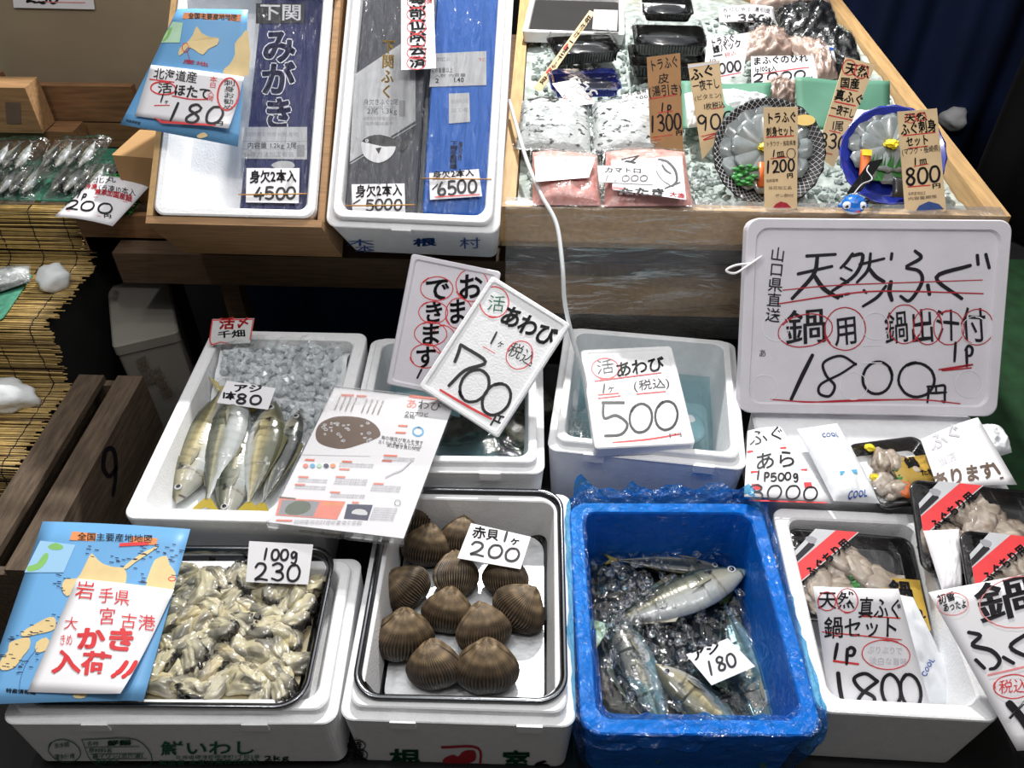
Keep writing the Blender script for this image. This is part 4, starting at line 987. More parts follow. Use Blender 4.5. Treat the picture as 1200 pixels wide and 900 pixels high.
# ---- abalone leaflet in a clear stand
pV = PZ(420, 545, .572, 3)
lf = [P([(480, 463), (531, 469), (530, 471), (479, 466)], 'salmon'), T('あ', 475, 478, 489, 479, 11, 'salmon', .005, 0), T('わび', 489, 479, 517, 482, 11, 'ink', .005, 0), T('クロアワビ', 474, 487, 502, 489, 5.5, 'ink', .01, 0), T('黒鮑', 473, 490, 486, 491, 3.5, 'ink', .0, 0),
      P([(370, 512), (371, 503), (377, 495), (391, 489), (408, 488), (428, 491), (441, 499), (446, 509), (441, 514), (425, 520), (404, 526), (386, 524), (374, 519)], 'brown_ink', 3),
      T('海の磯底が育みを増す', 446, 515, 496, 522, 5, 'ink', .0, 0), T('古くから喜ばれるアワビは', 443, 520, 494, 526, 4.5, 'ink', .0, 0), T('実は巻き貝の仲間', 453, 524, 492, 529, 4.5, 'ink', .0, 0),
      O(490, 506, 6, 5, 2, 'sky_ink'), S([(346, 533), (434, 535)], .4, 'grey_ink'),
      P([(328, 584), (405, 588), (395, 609), (323, 604)], 'salmon'), P([(331, 586), (375, 588), (367, 606), (326, 603)], 'grey_ink'), P([(334, 600), (338, 592), (350, 587), (362, 589), (364, 596), (356, 602), (342, 604)], 'olive', 3), P([(378, 589), (403, 590), (402, 593), (377, 592)], 'orange'),
      P([(407, 591), (437, 592), (431, 610), (403, 608)], 'navy_ink'), P([(412, 602), (417, 597), (428, 598), (430, 604)], 'paper_dull', 2),
      P([(328, 582), (347, 584), (346, 586), (327, 584)], 'brown_ink')]
rg = random.Random(4)
for k in range(26): lf.append(O(rg.uniform(378, 438), rg.uniform(494, 518), rg.uniform(.6, 2.2), rg.uniform(.5, 1.4), .9, 'faint'))
for k in range(13):
    x = 395 + k * 6.3; 
    if 9 > k >= 0 and k != 4: lf.append(V('説明文海底産鮑類図', x + 4, 464 + k * .7, x - 3, 481 + k * .7, 2.2, 'brown_ink', 0, 0))
for x0, y0, x1 in ((400, 462, 415), (418, 463, 430), (467, 498, 478), (464, 506, 476), (358, 538, 369), (401, 540, 413), (398, 549, 410), (350, 558, 362), (394, 558, 405), (346, 567, 358), (387, 576, 399), (450, 533, 466), (448, 539, 460), (438, 566, 450), (324, 609, 343), (413, 588, 421)):
    lf.append(P([(x0, y0), (x1, y0 + .6), (x1 - .6, y0 + 2.6), (x0 - .6, y0 + 2)], 'salmon'))
for x0, y0, n_, w_ in ((350, 562, 2, 34), (346, 570, 2, 36), (393, 562, 3, 38), (388, 580, 2, 40), (398, 544, 2, 40), (436, 570, 3, 34), (450, 537, 2, 36), (438, 596, 6, 28), (345, 611, 2, 80)):
    for k in range(n_): lf.append(T('説明産地旬料理栄養海水産鮑', x0 - k, y0 + k * 2.6 + .8, x0 + w_ - k, y0 + k * 2.6 + 2.2, 2, 'grey_ink', 0, 0))
for k, c in enumerate(('salmon', 'sky_ink', 'light_green', 'navy_ink', 'orange')): lf.append(P([(355 + k * 8, 546), (359 + k * 8, 544), (362 + k * 8, 547), (358 + k * 8, 549)], c, 2))
lf += [S([(452, 560), (462, 555), (470, 552), (478, 545), (482, 541)], 1.6, 'faint'), O(466, 590, 3.4, 3.2, .5, 'ink')]
lr = root('leaflet_stand', pV.hit(420, 545), 'printed abalone leaflet in a clear acrylic holder across two foam boxes', 'leaflet')
lc = [(392, 454), (533, 470), (473, 631), (315, 612)]
oo = card('leaflet', None, None, pV, lc, lf, parent=lr, th=.0006)
f = quad_fn(pV, [(391, 453), (535, 470), (473, 634), (312, 614)])
mb = MB(); mb.loft([[f(*q) + pV.n * h for q in ((0, 0), (1, 0), (1, 1), (0, 1))] for h in (-.0045, -.0025)], 0); mb.loft([[f(*q) + pV.n * h for q in ((0, 0), (1, 0), (1, 1), (0, 1))] for h in (.0022, .004)], 0)
g = [f(0, 0), f(1, 0)]; mb.hexa([g[0] - pV.n * .010 - pV.v * .004, g[1] - pV.n * .010 - pV.v * .004, g[1] - pV.n * .010, g[0] - pV.n * .010], [g[0] + pV.n * .004 - pV.v * .004, g[1] + pV.n * .004 - pV.v * .004, g[1] + pV.n * .004, g[0] + pV.n * .004])
mb.build('holder', 'acrylic', lr)
# ================================================================== cards of the lower rows
pc = PZ(330, 684, .520, 30)
card('price_card', 'white price card reading 100g 230, stuck among the oysters', 'price card', pc, [(292, 634), (367, 638), (361, 685), (288, 682)], [D('100g', 306, 656, 350, 657, 13, 3), D('230', 297, 679, 353, 681, 20, 3.2)])
pc = PZ(580, 663, .486, 12)
card('price_card', 'white price card reading 200, lying on the ark clams', 'price card', pc, [(552, 613), (622, 629), (610, 667), (536, 654)], [T('赤貝', 553, 629, 584, 634, 13, 'ink', .02), D('1', 588, 634, 596, 635, 11, 3), T('ヶ', 597, 637, 609, 639, 9, 'ink', .03), D('200', 549, 649, 609, 659, 16, 3)])
pc = PZ(845, 790, zW + .030, 8)
card('price_card', 'small white price card reading 180 in the blue bin', 'price card', pc, [(804, 767), (853, 748), (885, 781), (834, 803)], [T('アジ', 812, 775, 846, 762, 13, 'ink', .03), D('180', 829, 793, 866, 778, 16, 3)])
pc = PZ(290, 475, .548 - .012, 14)
card('price_card', 'small white price card reading 80 on the ice bag of the horse mackerel', 'price card', pc, [(266, 446), (323, 455), (314, 480), (254, 472)], [T('アジ', 273, 459, 308, 460, 9, 'ink', .03), T('1本', 259, 467, 276, 469, 9, 'ink', .04), D('80', 275, 472, 307, 475, 11, 3)])
pc = PZ(270, 403, .560, 60)
card('label_slip', 'white slip with a red frame at the back of the horse mackerel box', 'label', pc, [(249, 374), (298, 373), (293, 402), (245, 404)], [S([(249, 375), (297, 374)], 1.6, 'red'), S([(249, 375), (246, 398), (249, 404)], 1.6, 'red'), S([(297, 374), (293, 398)], 1.6, 'red'), S([(247, 404), (260, 401), (268, 403)], 1.2, 'red'), T('活', 257, 385, 275, 385, 13, 'red', .03), T('〆', 276, 384, 294, 383, 12, 'red', .03), T('千畑', 255, 396, 288, 394, 8, 'ink', .02)], 'paper_dull')
# red lettered paper on the map poster
pm = PZ(75, 826, .524, 13)
mp = [P([(86, 624), (186, 632), (184, 640), (83, 634)], 'orange'), T('全国主要産地地図', 92, 634, 180, 637, 9, 'ink', .005, 0), P([(142, 638), (176, 636), (175, 640), (141, 642)], 'red'),
      P([(48, 634), (90, 640), (76, 672), (29, 671)], 'map_pale'), P([(57, 641), (66, 637), (75, 641), (73, 645), (62, 645)], 'land_green', 2), P([(52, 650), (58, 650), (55, 660), (46, 668), (33, 670), (33, 664), (44, 661)], 'land_green', 2),
      P([(109, 650), (115, 656), (122, 662), (135, 666), (146, 667), (150, 676), (146, 690), (130, 700), (110, 704), (96, 694), (80, 700), (74, 690), (78, 680), (92, 679), (99, 668), (104, 658)], 'land', 2), P([(187, 641), (175, 650), (160, 660), (150, 668), (146, 666), (158, 656), (172, 647)], 'land', 2),
      P([(184, 656), (196, 652), (199, 662), (206, 672), (204, 690), (190, 700), (172, 690), (176, 672), (180, 662)], 'land', 2),
      P([(67, 727), (60, 724), (45, 731), (26, 742), (30, 747), (45, 744), (56, 742), (66, 738)], 'land', 2), P([(56, 748), (44, 754), (44, 765), (54, 764), (60, 756)], 'land', 2), P([(36, 748), (22, 750), (12, 754), (10, 764), (4, 770), (0, 780), (4, 786), (18, 783), (28, 770), (36, 760)], 'land', 2),
      P([(88, 815), (104, 813), (100, 819), (90, 819)], 'land', 2), T('特産情報館', 8, 812, 44, 815, 5, 'ink', .02, 0), S([(46, 760), (34, 775), (26, 795), (24, 812)], .5, 'steel_blue'), O(202, 679, 4, 2.4, 1.2, 'red')]
rg = random.Random(8)
for cx, cy in ((95, 690), (110, 648), (130, 658), (150, 662), (170, 648), (186, 646), (200, 655), (210, 668), (70, 690), (76, 676), (60, 728), (40, 736), (28, 742), (14, 752), (6, 766), (2, 776), (30, 778), (22, 785), (50, 770), (160, 650), (205, 645), (185, 700), (160, 690), (170, 680)):
    for k in range(5):
        x, y = cx + rg.uniform(-9, 9), cy + rg.uniform(-7, 7); mp.append(S([(x, y), (x + rg.uniform(2.5, 5), y + .4)], .9, 'navy_ink', 0))
card('map_poster', 'blue map poster lying over the oyster tray at the lower left', 'poster', pm, [(50, 611), (223, 620), (168, 821), (-24, 826)], mp, 'map_blue', .001, bend=.004, n=10)
pr = pm.up(.007)
card('notice_paper', 'white paper with red brush writing on the lower map poster', 'notice', pr, [(90, 678), (204, 691), (146, 816), (32, 811)], [
    T('岩', 88, 700, 111, 703, 20, 'red', .0), T('手県', 115, 706, 153, 711, 18, 'red', .0), T('宮', 116, 731, 136, 733, 19, 'red', .0), T('古港', 141, 736, 182, 740, 18, 'red', .0), T('大', 74, 737, 92, 740, 16, 'red', -.004), T('きめ', 70, 756, 86, 757, 13, 'red', -.004),
    T('かき', 89, 760, 160, 764, 26, 'red', .045), T('入荷', 60, 787, 131, 793, 27, 'red', .03), S([(150, 777), (144, 786), (139, 790)], 6, 'red', .2), S([(137, 792), (134, 794)], 5, 'red', 0), S([(161, 777), (156, 787), (152, 791)], 6, 'red', .2), S([(150, 793), (147, 795)], 5, 'red', 0)], bend=.003, curl=.03, n=10)
# ================================================================== pufferfish packs at the right
def fugu_pack(name, label, pl, TL, TR, ratio, sticker=True, packet=None, seed=0, group='pufferfish packs in black trays', meat=12, extra=None):
    a, b = pl.hit(*TL), pl.hit(*TR); u = (b - a).normalized(); v = pl.n.cross(u).normalized(); w = (b - a).length; d = w * ratio
    M_ = frame(a + (b - a) / 2 - v * d / 2, u, v)
    r = root(name, M_ @ Vector((0, 0, -.022)), label, 'fish pack', group)
    mb = MB(); rings_mb(mb, M_, w, d, [(.012, -.022, .016), (.004, -.003, .018), (0, -.002, .020), (0, .002, .020), (.003, .003, .018), (.006, .002, .016), (.014, -.019, .012), (.018, -.020, .01)], 0, True, True, 6, True); mb.build('tray', 'black_plastic', r)
    rg = random.Random(seed)
    for k in range(meat):
        x, y = (-.30 + .6 * ((k * .38 + .1) % 1)) * w, (-.26 + .52 * ((k * .61 + .2) % 1)) * d; m = MB(); pts = []
        c0 = rg.choice([(222, 210, 196), (208, 194, 178), (196, 182, 166)])
        bm = bmesh.new(); bmesh.ops.create_icosphere(bm, subdivisions=3, radius=1); vs = []; cols = []; rot = Matrix.Rotation(rg.uniform(0, 6), 3, 'Z'); o = Vector((k * 2.2, seed, 0))
        for q in bm.verts:
            n1 = noise.noise(q.co * 1.4 + o); n2 = noise.noise(q.co * 3 + o)
            e = 1 + .45 * n1 + .22 * n2; p = rot @ Vector((q.co.x * w * .19 * e, q.co.y * w * .12 * e, q.co.z * .012 * e)); vs.append(M_ @ (p + Vector((x, y, -.006 + .004 * (k % 2)))))
            cols.append(lin(lerp3(c0, (142, 122, 106), n2 * 1.6 + .15)))
        m.add(vs, [[z.index for z in f.verts] for f in bm.faces], 0, True, cols); bm.free(); m.build('fish_piece', 'meat', r)
    if packet:
        s0, t0, sw, sh, ang = packet; m = MB(); q = Matrix.Rotation(math.radians(ang), 4, 'Z'); base = M_ @ Matrix.Translation((s0 * w, t0 * d, .0045)) @ q
        m.grid(lambda s, t: base @ Vector(((s - .5) * sw * w, (t - .5) * sh * d, .006 * (16 * s * (1 - s) * t * (1 - t)) ** .4)), 12, 12); m.grid(lambda s, t: base @ Vector(((.5 - s) * sw * w, (t - .5) * sh * d, -.0005)), 2, 2)
        m.build('sauce_packet', 'gold', r)
        m = MB()
        for (gx, gy), ch in (((-.22, .05), '鍋'), ((-.02, -.30), 'た'), ((.14, -.3), 'れ')):
            g = glyph(ch, .03); k = sh * d * (.42 if ch == '鍋' else .24)
            m.add([base @ Vector((gx * sw * w + px * k, gy * sh * d + py * k, .0068)) for px, py in g[0]], g[1], 0)
        m.build('packet_print', 'ink', r)
    if sticker:
        # triangular corner label: pale corner with a red slanting band
        k = d * .72; z = .0125
        S3 = lambda x, y, dz=0: M_ @ Vector((-w / 2 + x, d / 2 - y, z + dz))
        m = MB(); m.add([S3(.006, k * .42), S3(.006, k * .92), S3(k * .98, .004), S3(k * .38, .004)], [(0, 1, 2, 3)], 0)
        m.add([S3(.006, k * .62, .0003), S3(.006, k * .90, .0003), S3(k * .96, .004, .0003), S3(k * .66, .004, .0003)], [(0, 1, 2, 3)], 1)
        m.add([S3(.006, k * .50, .0004), S3(.006, k * .60, .0004), S3(k * .34, k * .30, .0004), S3(k * .30, k * .22, .0004)], [(0, 1, 2, 3)], 2)
        s = 'ふぐちり用'; A = Vector((.012, k * .70)); B = Vector((k * .76, .012)); dr = (B - A).normalized(); nr = Vector((-dr.y, dr.x)); st = (B - A).length / 5.2; hh = k * .15
        for i, ch in enumerate(s):
            g = glyph(ch, .045)
            vs = [A + dr * (st * (i + .1 + px * .95)) + nr * (.012 - (py - .35) * hh) for px, py in g[0]]
            m.add([S3(p.x, p.y, .0006) for p in vs], [tuple(reversed(f)) for f in g[1]], 2)
        cx, cy = k * .30, k * .22
        m.add([S3(cx + math.cos(a * .5) * k * .075 * (1 + .2 * math.sin(a * 1.5)), cy - math.sin(a * .5) * k * .06, .0005) for a in range(13)], [tuple(range(12))], 3)
        m.build('corner_label', ['gold_pale' if False else 'silver', 'red', 'ink', 'grey_ink'], r)
    m = MB(); m.grid(lambda s, t: M_ @ Vector(((s - .5) * (w - .004), (t - .5) * (d - .004), .0035 + .008 * (16 * s * (1 - s) * t * (1 - t)) ** .35 + .0012 * noise.noise(Vector((s * 12, t * 9, seed))))), 24, 20); m.build('wrap_film', 'film_pack', r)
    if extra: extra(M_, w, d, r)
    return r
pA_ = PZ(1000, 690, .470, 8, 0)
pA1 = Pl(pA_.o, 8, -6)
def greens(M_, w, d, r):
    m = MB()
    for k in range(9): m.blob(M_ @ Vector((.02 * w + .016 * math.cos(k * 2.1), -.05 * d + .014 * math.sin(k * 1.7), .002)), (.008, .006, .006), 2, .6, 2, 0, k)
    m.build('greens', 'leaf_green', r)
fugu_pack('fish_pack', 'black tray pack of pufferfish behind the 1800 card, lying flat in the foam box', pA1, (921, 619), (1068, 631), .80, True, (.30, -.24, .36, .52, 0), 3, extra=greens)
p0 = PZ(1050, 590, .522, 6); p0 = Pl(p0.o, 6, 10)
def carrot(M_, w, d, r):
    greens(M_, w, d, r); m = MB(); m.blob(M_ @ Vector((-.08 * w, -.26 * d, .004)), (.014, .022, .006), 2, .3, 2); m.build('carrot', 'orange_food', r)
    m = MB()
    for q in ((-.36, -.05), (-.22, .40)): m.blob(M_ @ Vector((q[0] * w, q[1] * d, .004)), (.009, .009, .005), 2, .4, 3)
    m.build('chrysanthemum', 'yellow', r)
fugu_pack('fish_pack', 'black tray pack of pufferfish with vegetables on the ledge under the big board', p0, (990, 522), (1076, 511), .98, False, (.20, -.02, .58, .40, 0), 5, extra=carrot)
pB = PZ(1090, 680, .515, 14); pB = Pl(pB.o, 14, -4)
fugu_pack('fish_pack', 'black tray pack of pufferfish standing tilted above its neighbours at the right', pB, (1064, 562), (1222, 578), .76, True, (.28, -.26, .5, .4, 0), 8, meat=14)
pC = PZ(1125, 690, .552, 12); pC = Pl(pC.o, 12, -6)
fugu_pack('fish_pack', 'black tray pack of pufferfish cut by the right edge of the picture', pC, (1122, 621), (1275, 640), .80, True, None, 12)
# white paper sleeves, cool packs
pl_ = PZ(900, 588, .522, 6)
card('price_paper', 'white paper priced 3000 in red and black beside the cool pack', 'price paper', pl_, [(876, 505), (915, 500), (975, 590), (872, 582)], [
    T('ふぐ', 878, 524, 922, 516, 18, 'ink', .0), S([(876, 530), (920, 526)], 3, 'red'), T('あら', 884, 552, 934, 548, 20, 'ink', .01), S([(880, 554), (945, 551)], 2.6, 'red'), D('1p', 884, 563, 902, 562, 10, 2.4), D('500g', 902, 566, 936, 563, 9, 2.2), P([(880, 568), (950, 566), (952, 573), (882, 575)], 'red'), D('3000', 876, 586, 960, 588, 17, 2.2), S([(878, 587), (968, 590)], 2, 'red')], bend=.004)
pillow('cool_pack', 'plump white cool pack lying beside the 3000 paper', 'cool pack', PZ(960, 585, .527, 8), [(934, 503), (981, 496), (1031, 590), (977, 587)], .022, 'cool_pack', [T('COOL', 960, 521, 980, 519, 8, 'steel_blue', .02), P([(980, 560), (1000, 557), (1001, 561), (981, 564)], 'sky_ink'), T('COOL', 992, 588, 1014, 586, 8, 'blue_ink', .02)], 'cool packs', 2)
pq = PZ(1120, 560, .523, 10)
pillow('cool_pack', 'white cool pack at the right end of the ledge below the big board', 'cool pack', PZ(1150, 540, .521, 6), [(1130, 500), (1172, 500), (1186, 530), (1140, 545)], .025, 'cool_pack', (), 'cool packs', 5)
card('notice_paper', 'white paper with faded pale and bold grey writing below the big board', 'notice', pq.up(.028), [(1079, 515), (1146, 489), (1192, 568), (1100, 575)], [
    T('ふぐ', 1092, 530, 1128, 512, 18, 'faint', .02), T('あります', 1094, 575, 1166, 561, 20, 'brown_ink', .03), S([(1162, 545), (1170, 556)], 4.5, 'brown_ink'), S([(1171, 562), (1174, 561)], 3, 'brown_ink'), T('当店', 1100, 548, 1120, 540, 10, 'faint', .0)], bend=.006)
pillow('cool_pack', 'white cool pack with blue lettering behind the 1800 card', 'cool pack', PZ(1090, 800, .43, 28), [(1018, 690), (1070, 700), (1130, 826), (1040, 826)], .02, 'cool_pack', [T('COOL', 1078, 794, 1090, 774, 8, 'blue_ink', .02)], 'cool packs', 7)
pillow('cool_pack', 'white cool pack in the middle of the pufferfish box, below the black trays', 'cool pack', PZ(1120, 800, .41, 10), [(1080, 740), (1140, 735), (1175, 830), (1110, 828)], .025, 'cool_pack', [T('COOL', 1140, 808, 1150, 830, 8, 'blue_ink', .02)], 'cool packs', 9)
pillow('paper_bag', 'folded white paper bag between the tilted black pack and the cut off one', 'paper', PZ(1105, 690, .530, 14), [(1082, 622), (1124, 620), (1128, 690), (1104, 692)], .012, 'paper', (), None, 4)
# 1800 card and nabe card
p18 = PZ(1020, 826, .468, 42)
card('price_card', 'tall white card reading 1800 leaning in the front of the pufferfish box', 'price card', p18, [(953, 687), (1053, 690), (1090, 826), (972, 824)], [
    T('天然', 958, 712, 1000, 712, 20, 'ink', .01), O(968, 704, 10, 11, 1.1, 'red'), O(991, 703, 12, 14, 1.1, 'red'), T('真ふぐ', 1003, 722, 1057, 725, 24, 'ink', .01), S([(1008, 721), (1054, 724)], 2, 'red'), T('鍋セット', 965, 746, 1052, 746, 24, 'ink', .012), S([(963, 740), (1010, 744), (1055, 749)], 1.4, 'red'), S([(975, 744), (1040, 750)], 1.6, 'red'),
    D('1p', 970, 772, 1003, 771, 18, 4), S([(976, 774), (1004, 777)], 3, 'red'), O(1037, 766, 29, 17, 1.2, 'red', 5), T('ぷりぷりで', 1014, 764, 1056, 766, 9, 'faint', .0), T('淡白な旨味', 1016, 777, 1062, 779, 9, 'faint', .0),
    S([(981, 788), (983, 805), (986, 821)], 5, 'ink', .1), S([(1026, 797), (1012, 788), (999, 794), (1006, 806), (1022, 816), (1018, 826), (1004, 822), (1010, 810), (1026, 797)], 4.4, 'ink', .15), O(1042, 808, 11, 19, 4.2, 'ink', -8), O(1066, 809, 12, 20, 4.2, 'ink', -12)], bend=.006)
pN = PZ(1170, 850, .51, 30)
card('price_card', 'large white card with bold brush writing cut by the right edge', 'price card', pN, [(1088, 694), (1222, 669), (1300, 868), (1192, 880)], [
    T('初雪', 1099, 708, 1118, 703, 11, 'ink', .02), T('あったよ', 1105, 717, 1131, 712, 10, 'ink', .02), O(1115, 708, 17, 13, 1, 'pink'), T('鍋', 1144, 728, 1216, 716, 44, 'ink', .016), O(1192, 706, 48, 30, 1.4, 'pink', -8),
    S([(1133, 741), (1146, 745), (1138, 756), (1158, 762), (1168, 773), (1164, 782), (1158, 784)], 5), S([(1142, 773), (1152, 783)], 5), S([(1172, 770), (1184, 777)], 5), S([(1200, 742), (1180, 758), (1205, 772)], 5), S([(1156, 791), (1185, 784), (1215, 776)], 2.4, 'pink'), O(1184, 804, 21, 14, 1.3, 'red'), T('税込', 1168, 812, 1200, 811, 16, 'red', .0), S([(1180, 824), (1192, 838), (1204, 856)], 9, 'ink', .1)], bend=.008, n=10)
mb = MB(); mb.tube([pN.up(.012).hit(1183, 842), pN.up(.016).hit(1200, 824), pN.up(.016).hit(1222, 800)], .0016, 6); mb.build('wire_clip', 'steel', None, 'thin wire clip across the large brush written card at the right edge', 'clip')
# ================================================================== packs in the propped boxes
def slab_pack(name, label, pl, FL, FR, depth, mat, marks, seed=0, band=None, group=None, th=.022):
    M_, w = px_frame(pl, FL, FR, depth); r = root(name, M_ @ Vector((0, 0, -th)), label, 'fish pack', group)
    mb = MB(); names = [mat]
    rings_mb(mb, M_, w, depth, [(.003, -th, .008), (0, -th + .004, .010), (0, -.004, .010), (.003, 0, .008)], 0, True, True, 5)
    write(mb, names, pl, marks, .0008, seed); mb.build('box', names, r)
    m = MB(); m.grid(lambda s, t: M_ @ Vector(((s - .5) * (w + .012), (t - .5) * (depth + .01), .004 + .004 * (1 - abs(noise.noise(Vector((s * 6 + t * 3 + seed, t * 4, 1))))) ** 4 + .0035 * noise.noise(Vector((s * 5 + seed, t * 9, 4))) + .0014 * noise.noise(Vector((s * 14, t * 40, seed))) - .02 * max(0, abs(s - .5) - .46) * 25 * .25)), 30, 80); m.build('clear_bag', 'film_crease', r)
    return r
def outl(ch, x0, y0, x1, y1, h, c1='white_ink', c2='navy_pack'):
    return [T(ch, x0, y0, x1, y1, h, c1, .065, 0), T(ch, x0, y0, x1, y1, h, c2, .035, 0)]
pH1 = pH.up(-.012)
nav = [P([(300, 4), (357, 4), (356, 27), (300, 28)], 'black_pad'), T('下関', 304, 23, 354, 24, 19, 'white_ink', .015, 0)]
nav += outl('み', 307, 72, 347, 72, 38) + outl('が', 306, 110, 346, 110, 37) + outl('き', 308, 150, 345, 150, 36)
nav += [P([(284, 149), (360, 149), (360, 187), (283, 186)], 'silver'), T('説明書名称原材料産地', 288, 160, 350, 160, 5, 'grey_ink', 0, 0), S([(284, 166), (360, 166)], .6, 'grey_ink', 0), S([(284, 175), (360, 175)], .6, 'grey_ink', 0), T('内容量 1.2kg 2尾', 290, 174, 348, 174, 7, 'ink', .01, 0), T('保存方法加工者名', 286, 184, 345, 184, 6, 'grey_ink', .0, 0), P([(348, 170), (357, 170), (357, 184), (348, 184)], 'grey_ink'),
        P([(318, 194), (328, 189), (342, 190), (345, 196), (332, 200)], 'silver', 3)]
slab_pack('navy_fish_pack', 'navy blue pack with large white outlined lettering in the wooden box', pH1, (279, 252), (365, 255), .455, 'navy_pack', nav, 1)
pT1 = pT.up(-.010)
gr = [P([(415, 88), (487, 40), (487, 142), (410, 190)], 'silver'), S([(416, 92), (487, 45)], 1.0, 'silver', 0), S([(411, 192), (487, 146)], 1.0, 'silver', 0), V('下関ふく', 456, 46, 453, 116, 15, 'gold', .03, 0), T('身欠きふぐ2尾', 426, 123, 467, 123, 7, 'ink', .0, 0), T('2尾 1.3kg', 430, 134, 466, 134, 8, 'ink', .0, 0), T('名称産地加工日', 426, 128, 464, 128, 4, 'grey_ink', .0, 0), T('保存方法内容量加工者名', 426, 141, 466, 141, 4, 'grey_ink', .0, 0), T('住所電話番号', 427, 147, 462, 147, 4, 'grey_ink', 0, 0), P([(468, 118), (475, 118), (475, 137), (468, 137)], 'grey_ink'),
      P([(424, 166), (432, 160), (446, 158), (460, 162), (464, 172), (458, 184), (444, 191), (430, 186), (424, 176)], 'white_ink', 3), P([(424, 166), (432, 160), (446, 158), (460, 162), (465, 166), (474, 163), (478, 168), (472, 178), (464, 172), (452, 172), (440, 170), (432, 168)], 'black_pad', 2), O(430, 165, 1.4, 1.4, 1, 'white_ink'), P([(440, 174), (447, 173), (444, 181)], 'black_pad')]
slab_pack('grey_fish_pack', 'grey and silver pack with a pufferfish drawing in the propped foam box', pT1, (404, 250), (487, 253), .50, 'grey_pack', gr, 2)
bl_ = [P([(507, 63), (570, 60), (570, 100), (503, 102)], 'silver'), T('産地加工 ふぐ', 512, 72, 528, 72, 5, 'ink', .0, 0), T('名称重量以上', 505, 86, 531, 85, 6, 'ink', .01, 0), T('2', 510, 98, 515, 98, 7, 'ink', .02, 0), T('1.40', 531, 97, 544, 97, 7, 'ink', .02, 0), T('入数 内容量', 509, 91, 546, 90, 4, 'ink', .0, 0), T('下関 加工', 560, 72, 569, 72, 4, 'dark_red', 0, 0),
       P([(526, 110), (550, 109), (551, 143), (526, 145)], 'silver'), T('説明文', 528, 122, 549, 121, 5, 'grey_ink', 0, 0), T('加工者', 528, 132, 549, 131, 5, 'grey_ink', 0, 0), V('下関名産特選', 532, 165, 531, 198, 9, 'navy_ink', .02, 0), V('身欠き', 540, 166, 539, 188, 6, 'navy_ink', .02, 0)]
slab_pack('blue_fish_pack', 'bright blue pack with a white band in the propped foam box', pT1, (494, 249), (576, 252), .50, 'blue_pack', bl_, 3)
def band(pl, a, b, label):
    mb = MB(); mb.tube([pl.hit(*a), pl.hit(*b)], .0011, 6); return mb.build('rubber_band', 'rubber', None, label, 'rubber band')
q1 = pT1.up(.008)
card('price_card', 'white price card reading 5000 on the grey silver pack', 'price card', q1, [(412, 216), (474, 215), (475, 250), (413, 252)], [T('身欠2本入', 417, 231, 472, 229, 14, 'ink', .02), D('5000', 428, 247, 472, 246, 13, 2.6), S([(414, 239), (422, 234)], 2)])
card('price_card', 'white price card reading 6500 on the bright blue pack', 'price card', q1, [(503, 203), (561, 198), (565, 230), (504, 234)], [T('身欠2本入', 507, 210, 556, 206, 9, 'ink', .02), D('6500', 512, 229, 560, 225, 15, 3), S([(507, 222), (513, 216)], 2), S([(510, 231), (562, 228)], 1.6, 'red')])
q2 = pH1.up(.008)
card('price_card', 'white price card reading 4500 on the navy pack', 'price card', q2, [(289, 197), (351, 197), (350, 238), (288, 237)], [T('身欠2本入', 293, 214, 348, 213, 14, 'ink', .03), D('4500', 297, 234, 348, 233, 14, 3)])
band(q1.up(.002), (404, 241), (486, 240), 'tan rubber band across the grey silver pack'); band(q1.up(.002), (494, 209), (576, 210), 'tan rubber band across the bright blue pack'); band(q2.up(.002), (279, 228), (365, 227), 'tan rubber band across the navy pack')
card('notice_card', 'tall white card of black vertical writing ringed in red between the packs', 'notice', pT.up(.022), [(470, -8), (508, -8), (511, 80), (470, 82)], [V('有毒部位除去済', 489, -24, 490, 80, 21, 'ink', .03), T('身', 500, 4, 508, 3, 8, 'red', .02)] + [O(488, y, 11, 7.5, 1, 'red') for y in (2, 17, 32, 48, 62, 74)])
# ---- map poster and scallop paper hanging over the wooden box
qp = pH.hit(200, 160); pP = Pl(qp + pH.n * .015 + Vector((0, -.035, .02)), 52)
mp = [P([(217, 16), (284, 18), (282, 26), (215, 23)], 'orange'), T('全国主要産地地図', 222, 23, 279, 25, 7, 'ink', .01, 0), P([(203, 26), (216, 28), (212, 51), (189, 50)], 'light_green'), P([(196, 36), (203, 33), (197, 46), (190, 49)], 'land_green', 2),
      P([(232, 32), (238, 40), (248, 45), (258, 46), (256, 54), (246, 59), (240, 66), (230, 60), (222, 57), (216, 64), (211, 66), (212, 58), (222, 50), (228, 42)], 'land', 2), P([(284, 42), (291, 37), (291, 88), (262, 86), (270, 76), (276, 64), (276, 52)], 'land', 2), O(219, 57, 4, 5, 1, 'red'), S([(221, 61), (224, 70)], .8, 'dark_red'), T('産地', 216, 75, 246, 80, 5, 'dark_red', .01), P([(232, 160), (240, 156), (245, 160), (236, 163)], 'land', 2), T('特産情報館', 148, 143, 166, 147, 3.4, 'ink', .01, 0)]
card('map_poster', 'blue map poster hanging over the corner of the wooden box', 'poster', pP, [(208, 11), (291, 12), (279, 172), (141, 146)], mp, 'map_blue', .001, bend=.006, wave=.002, n=10)
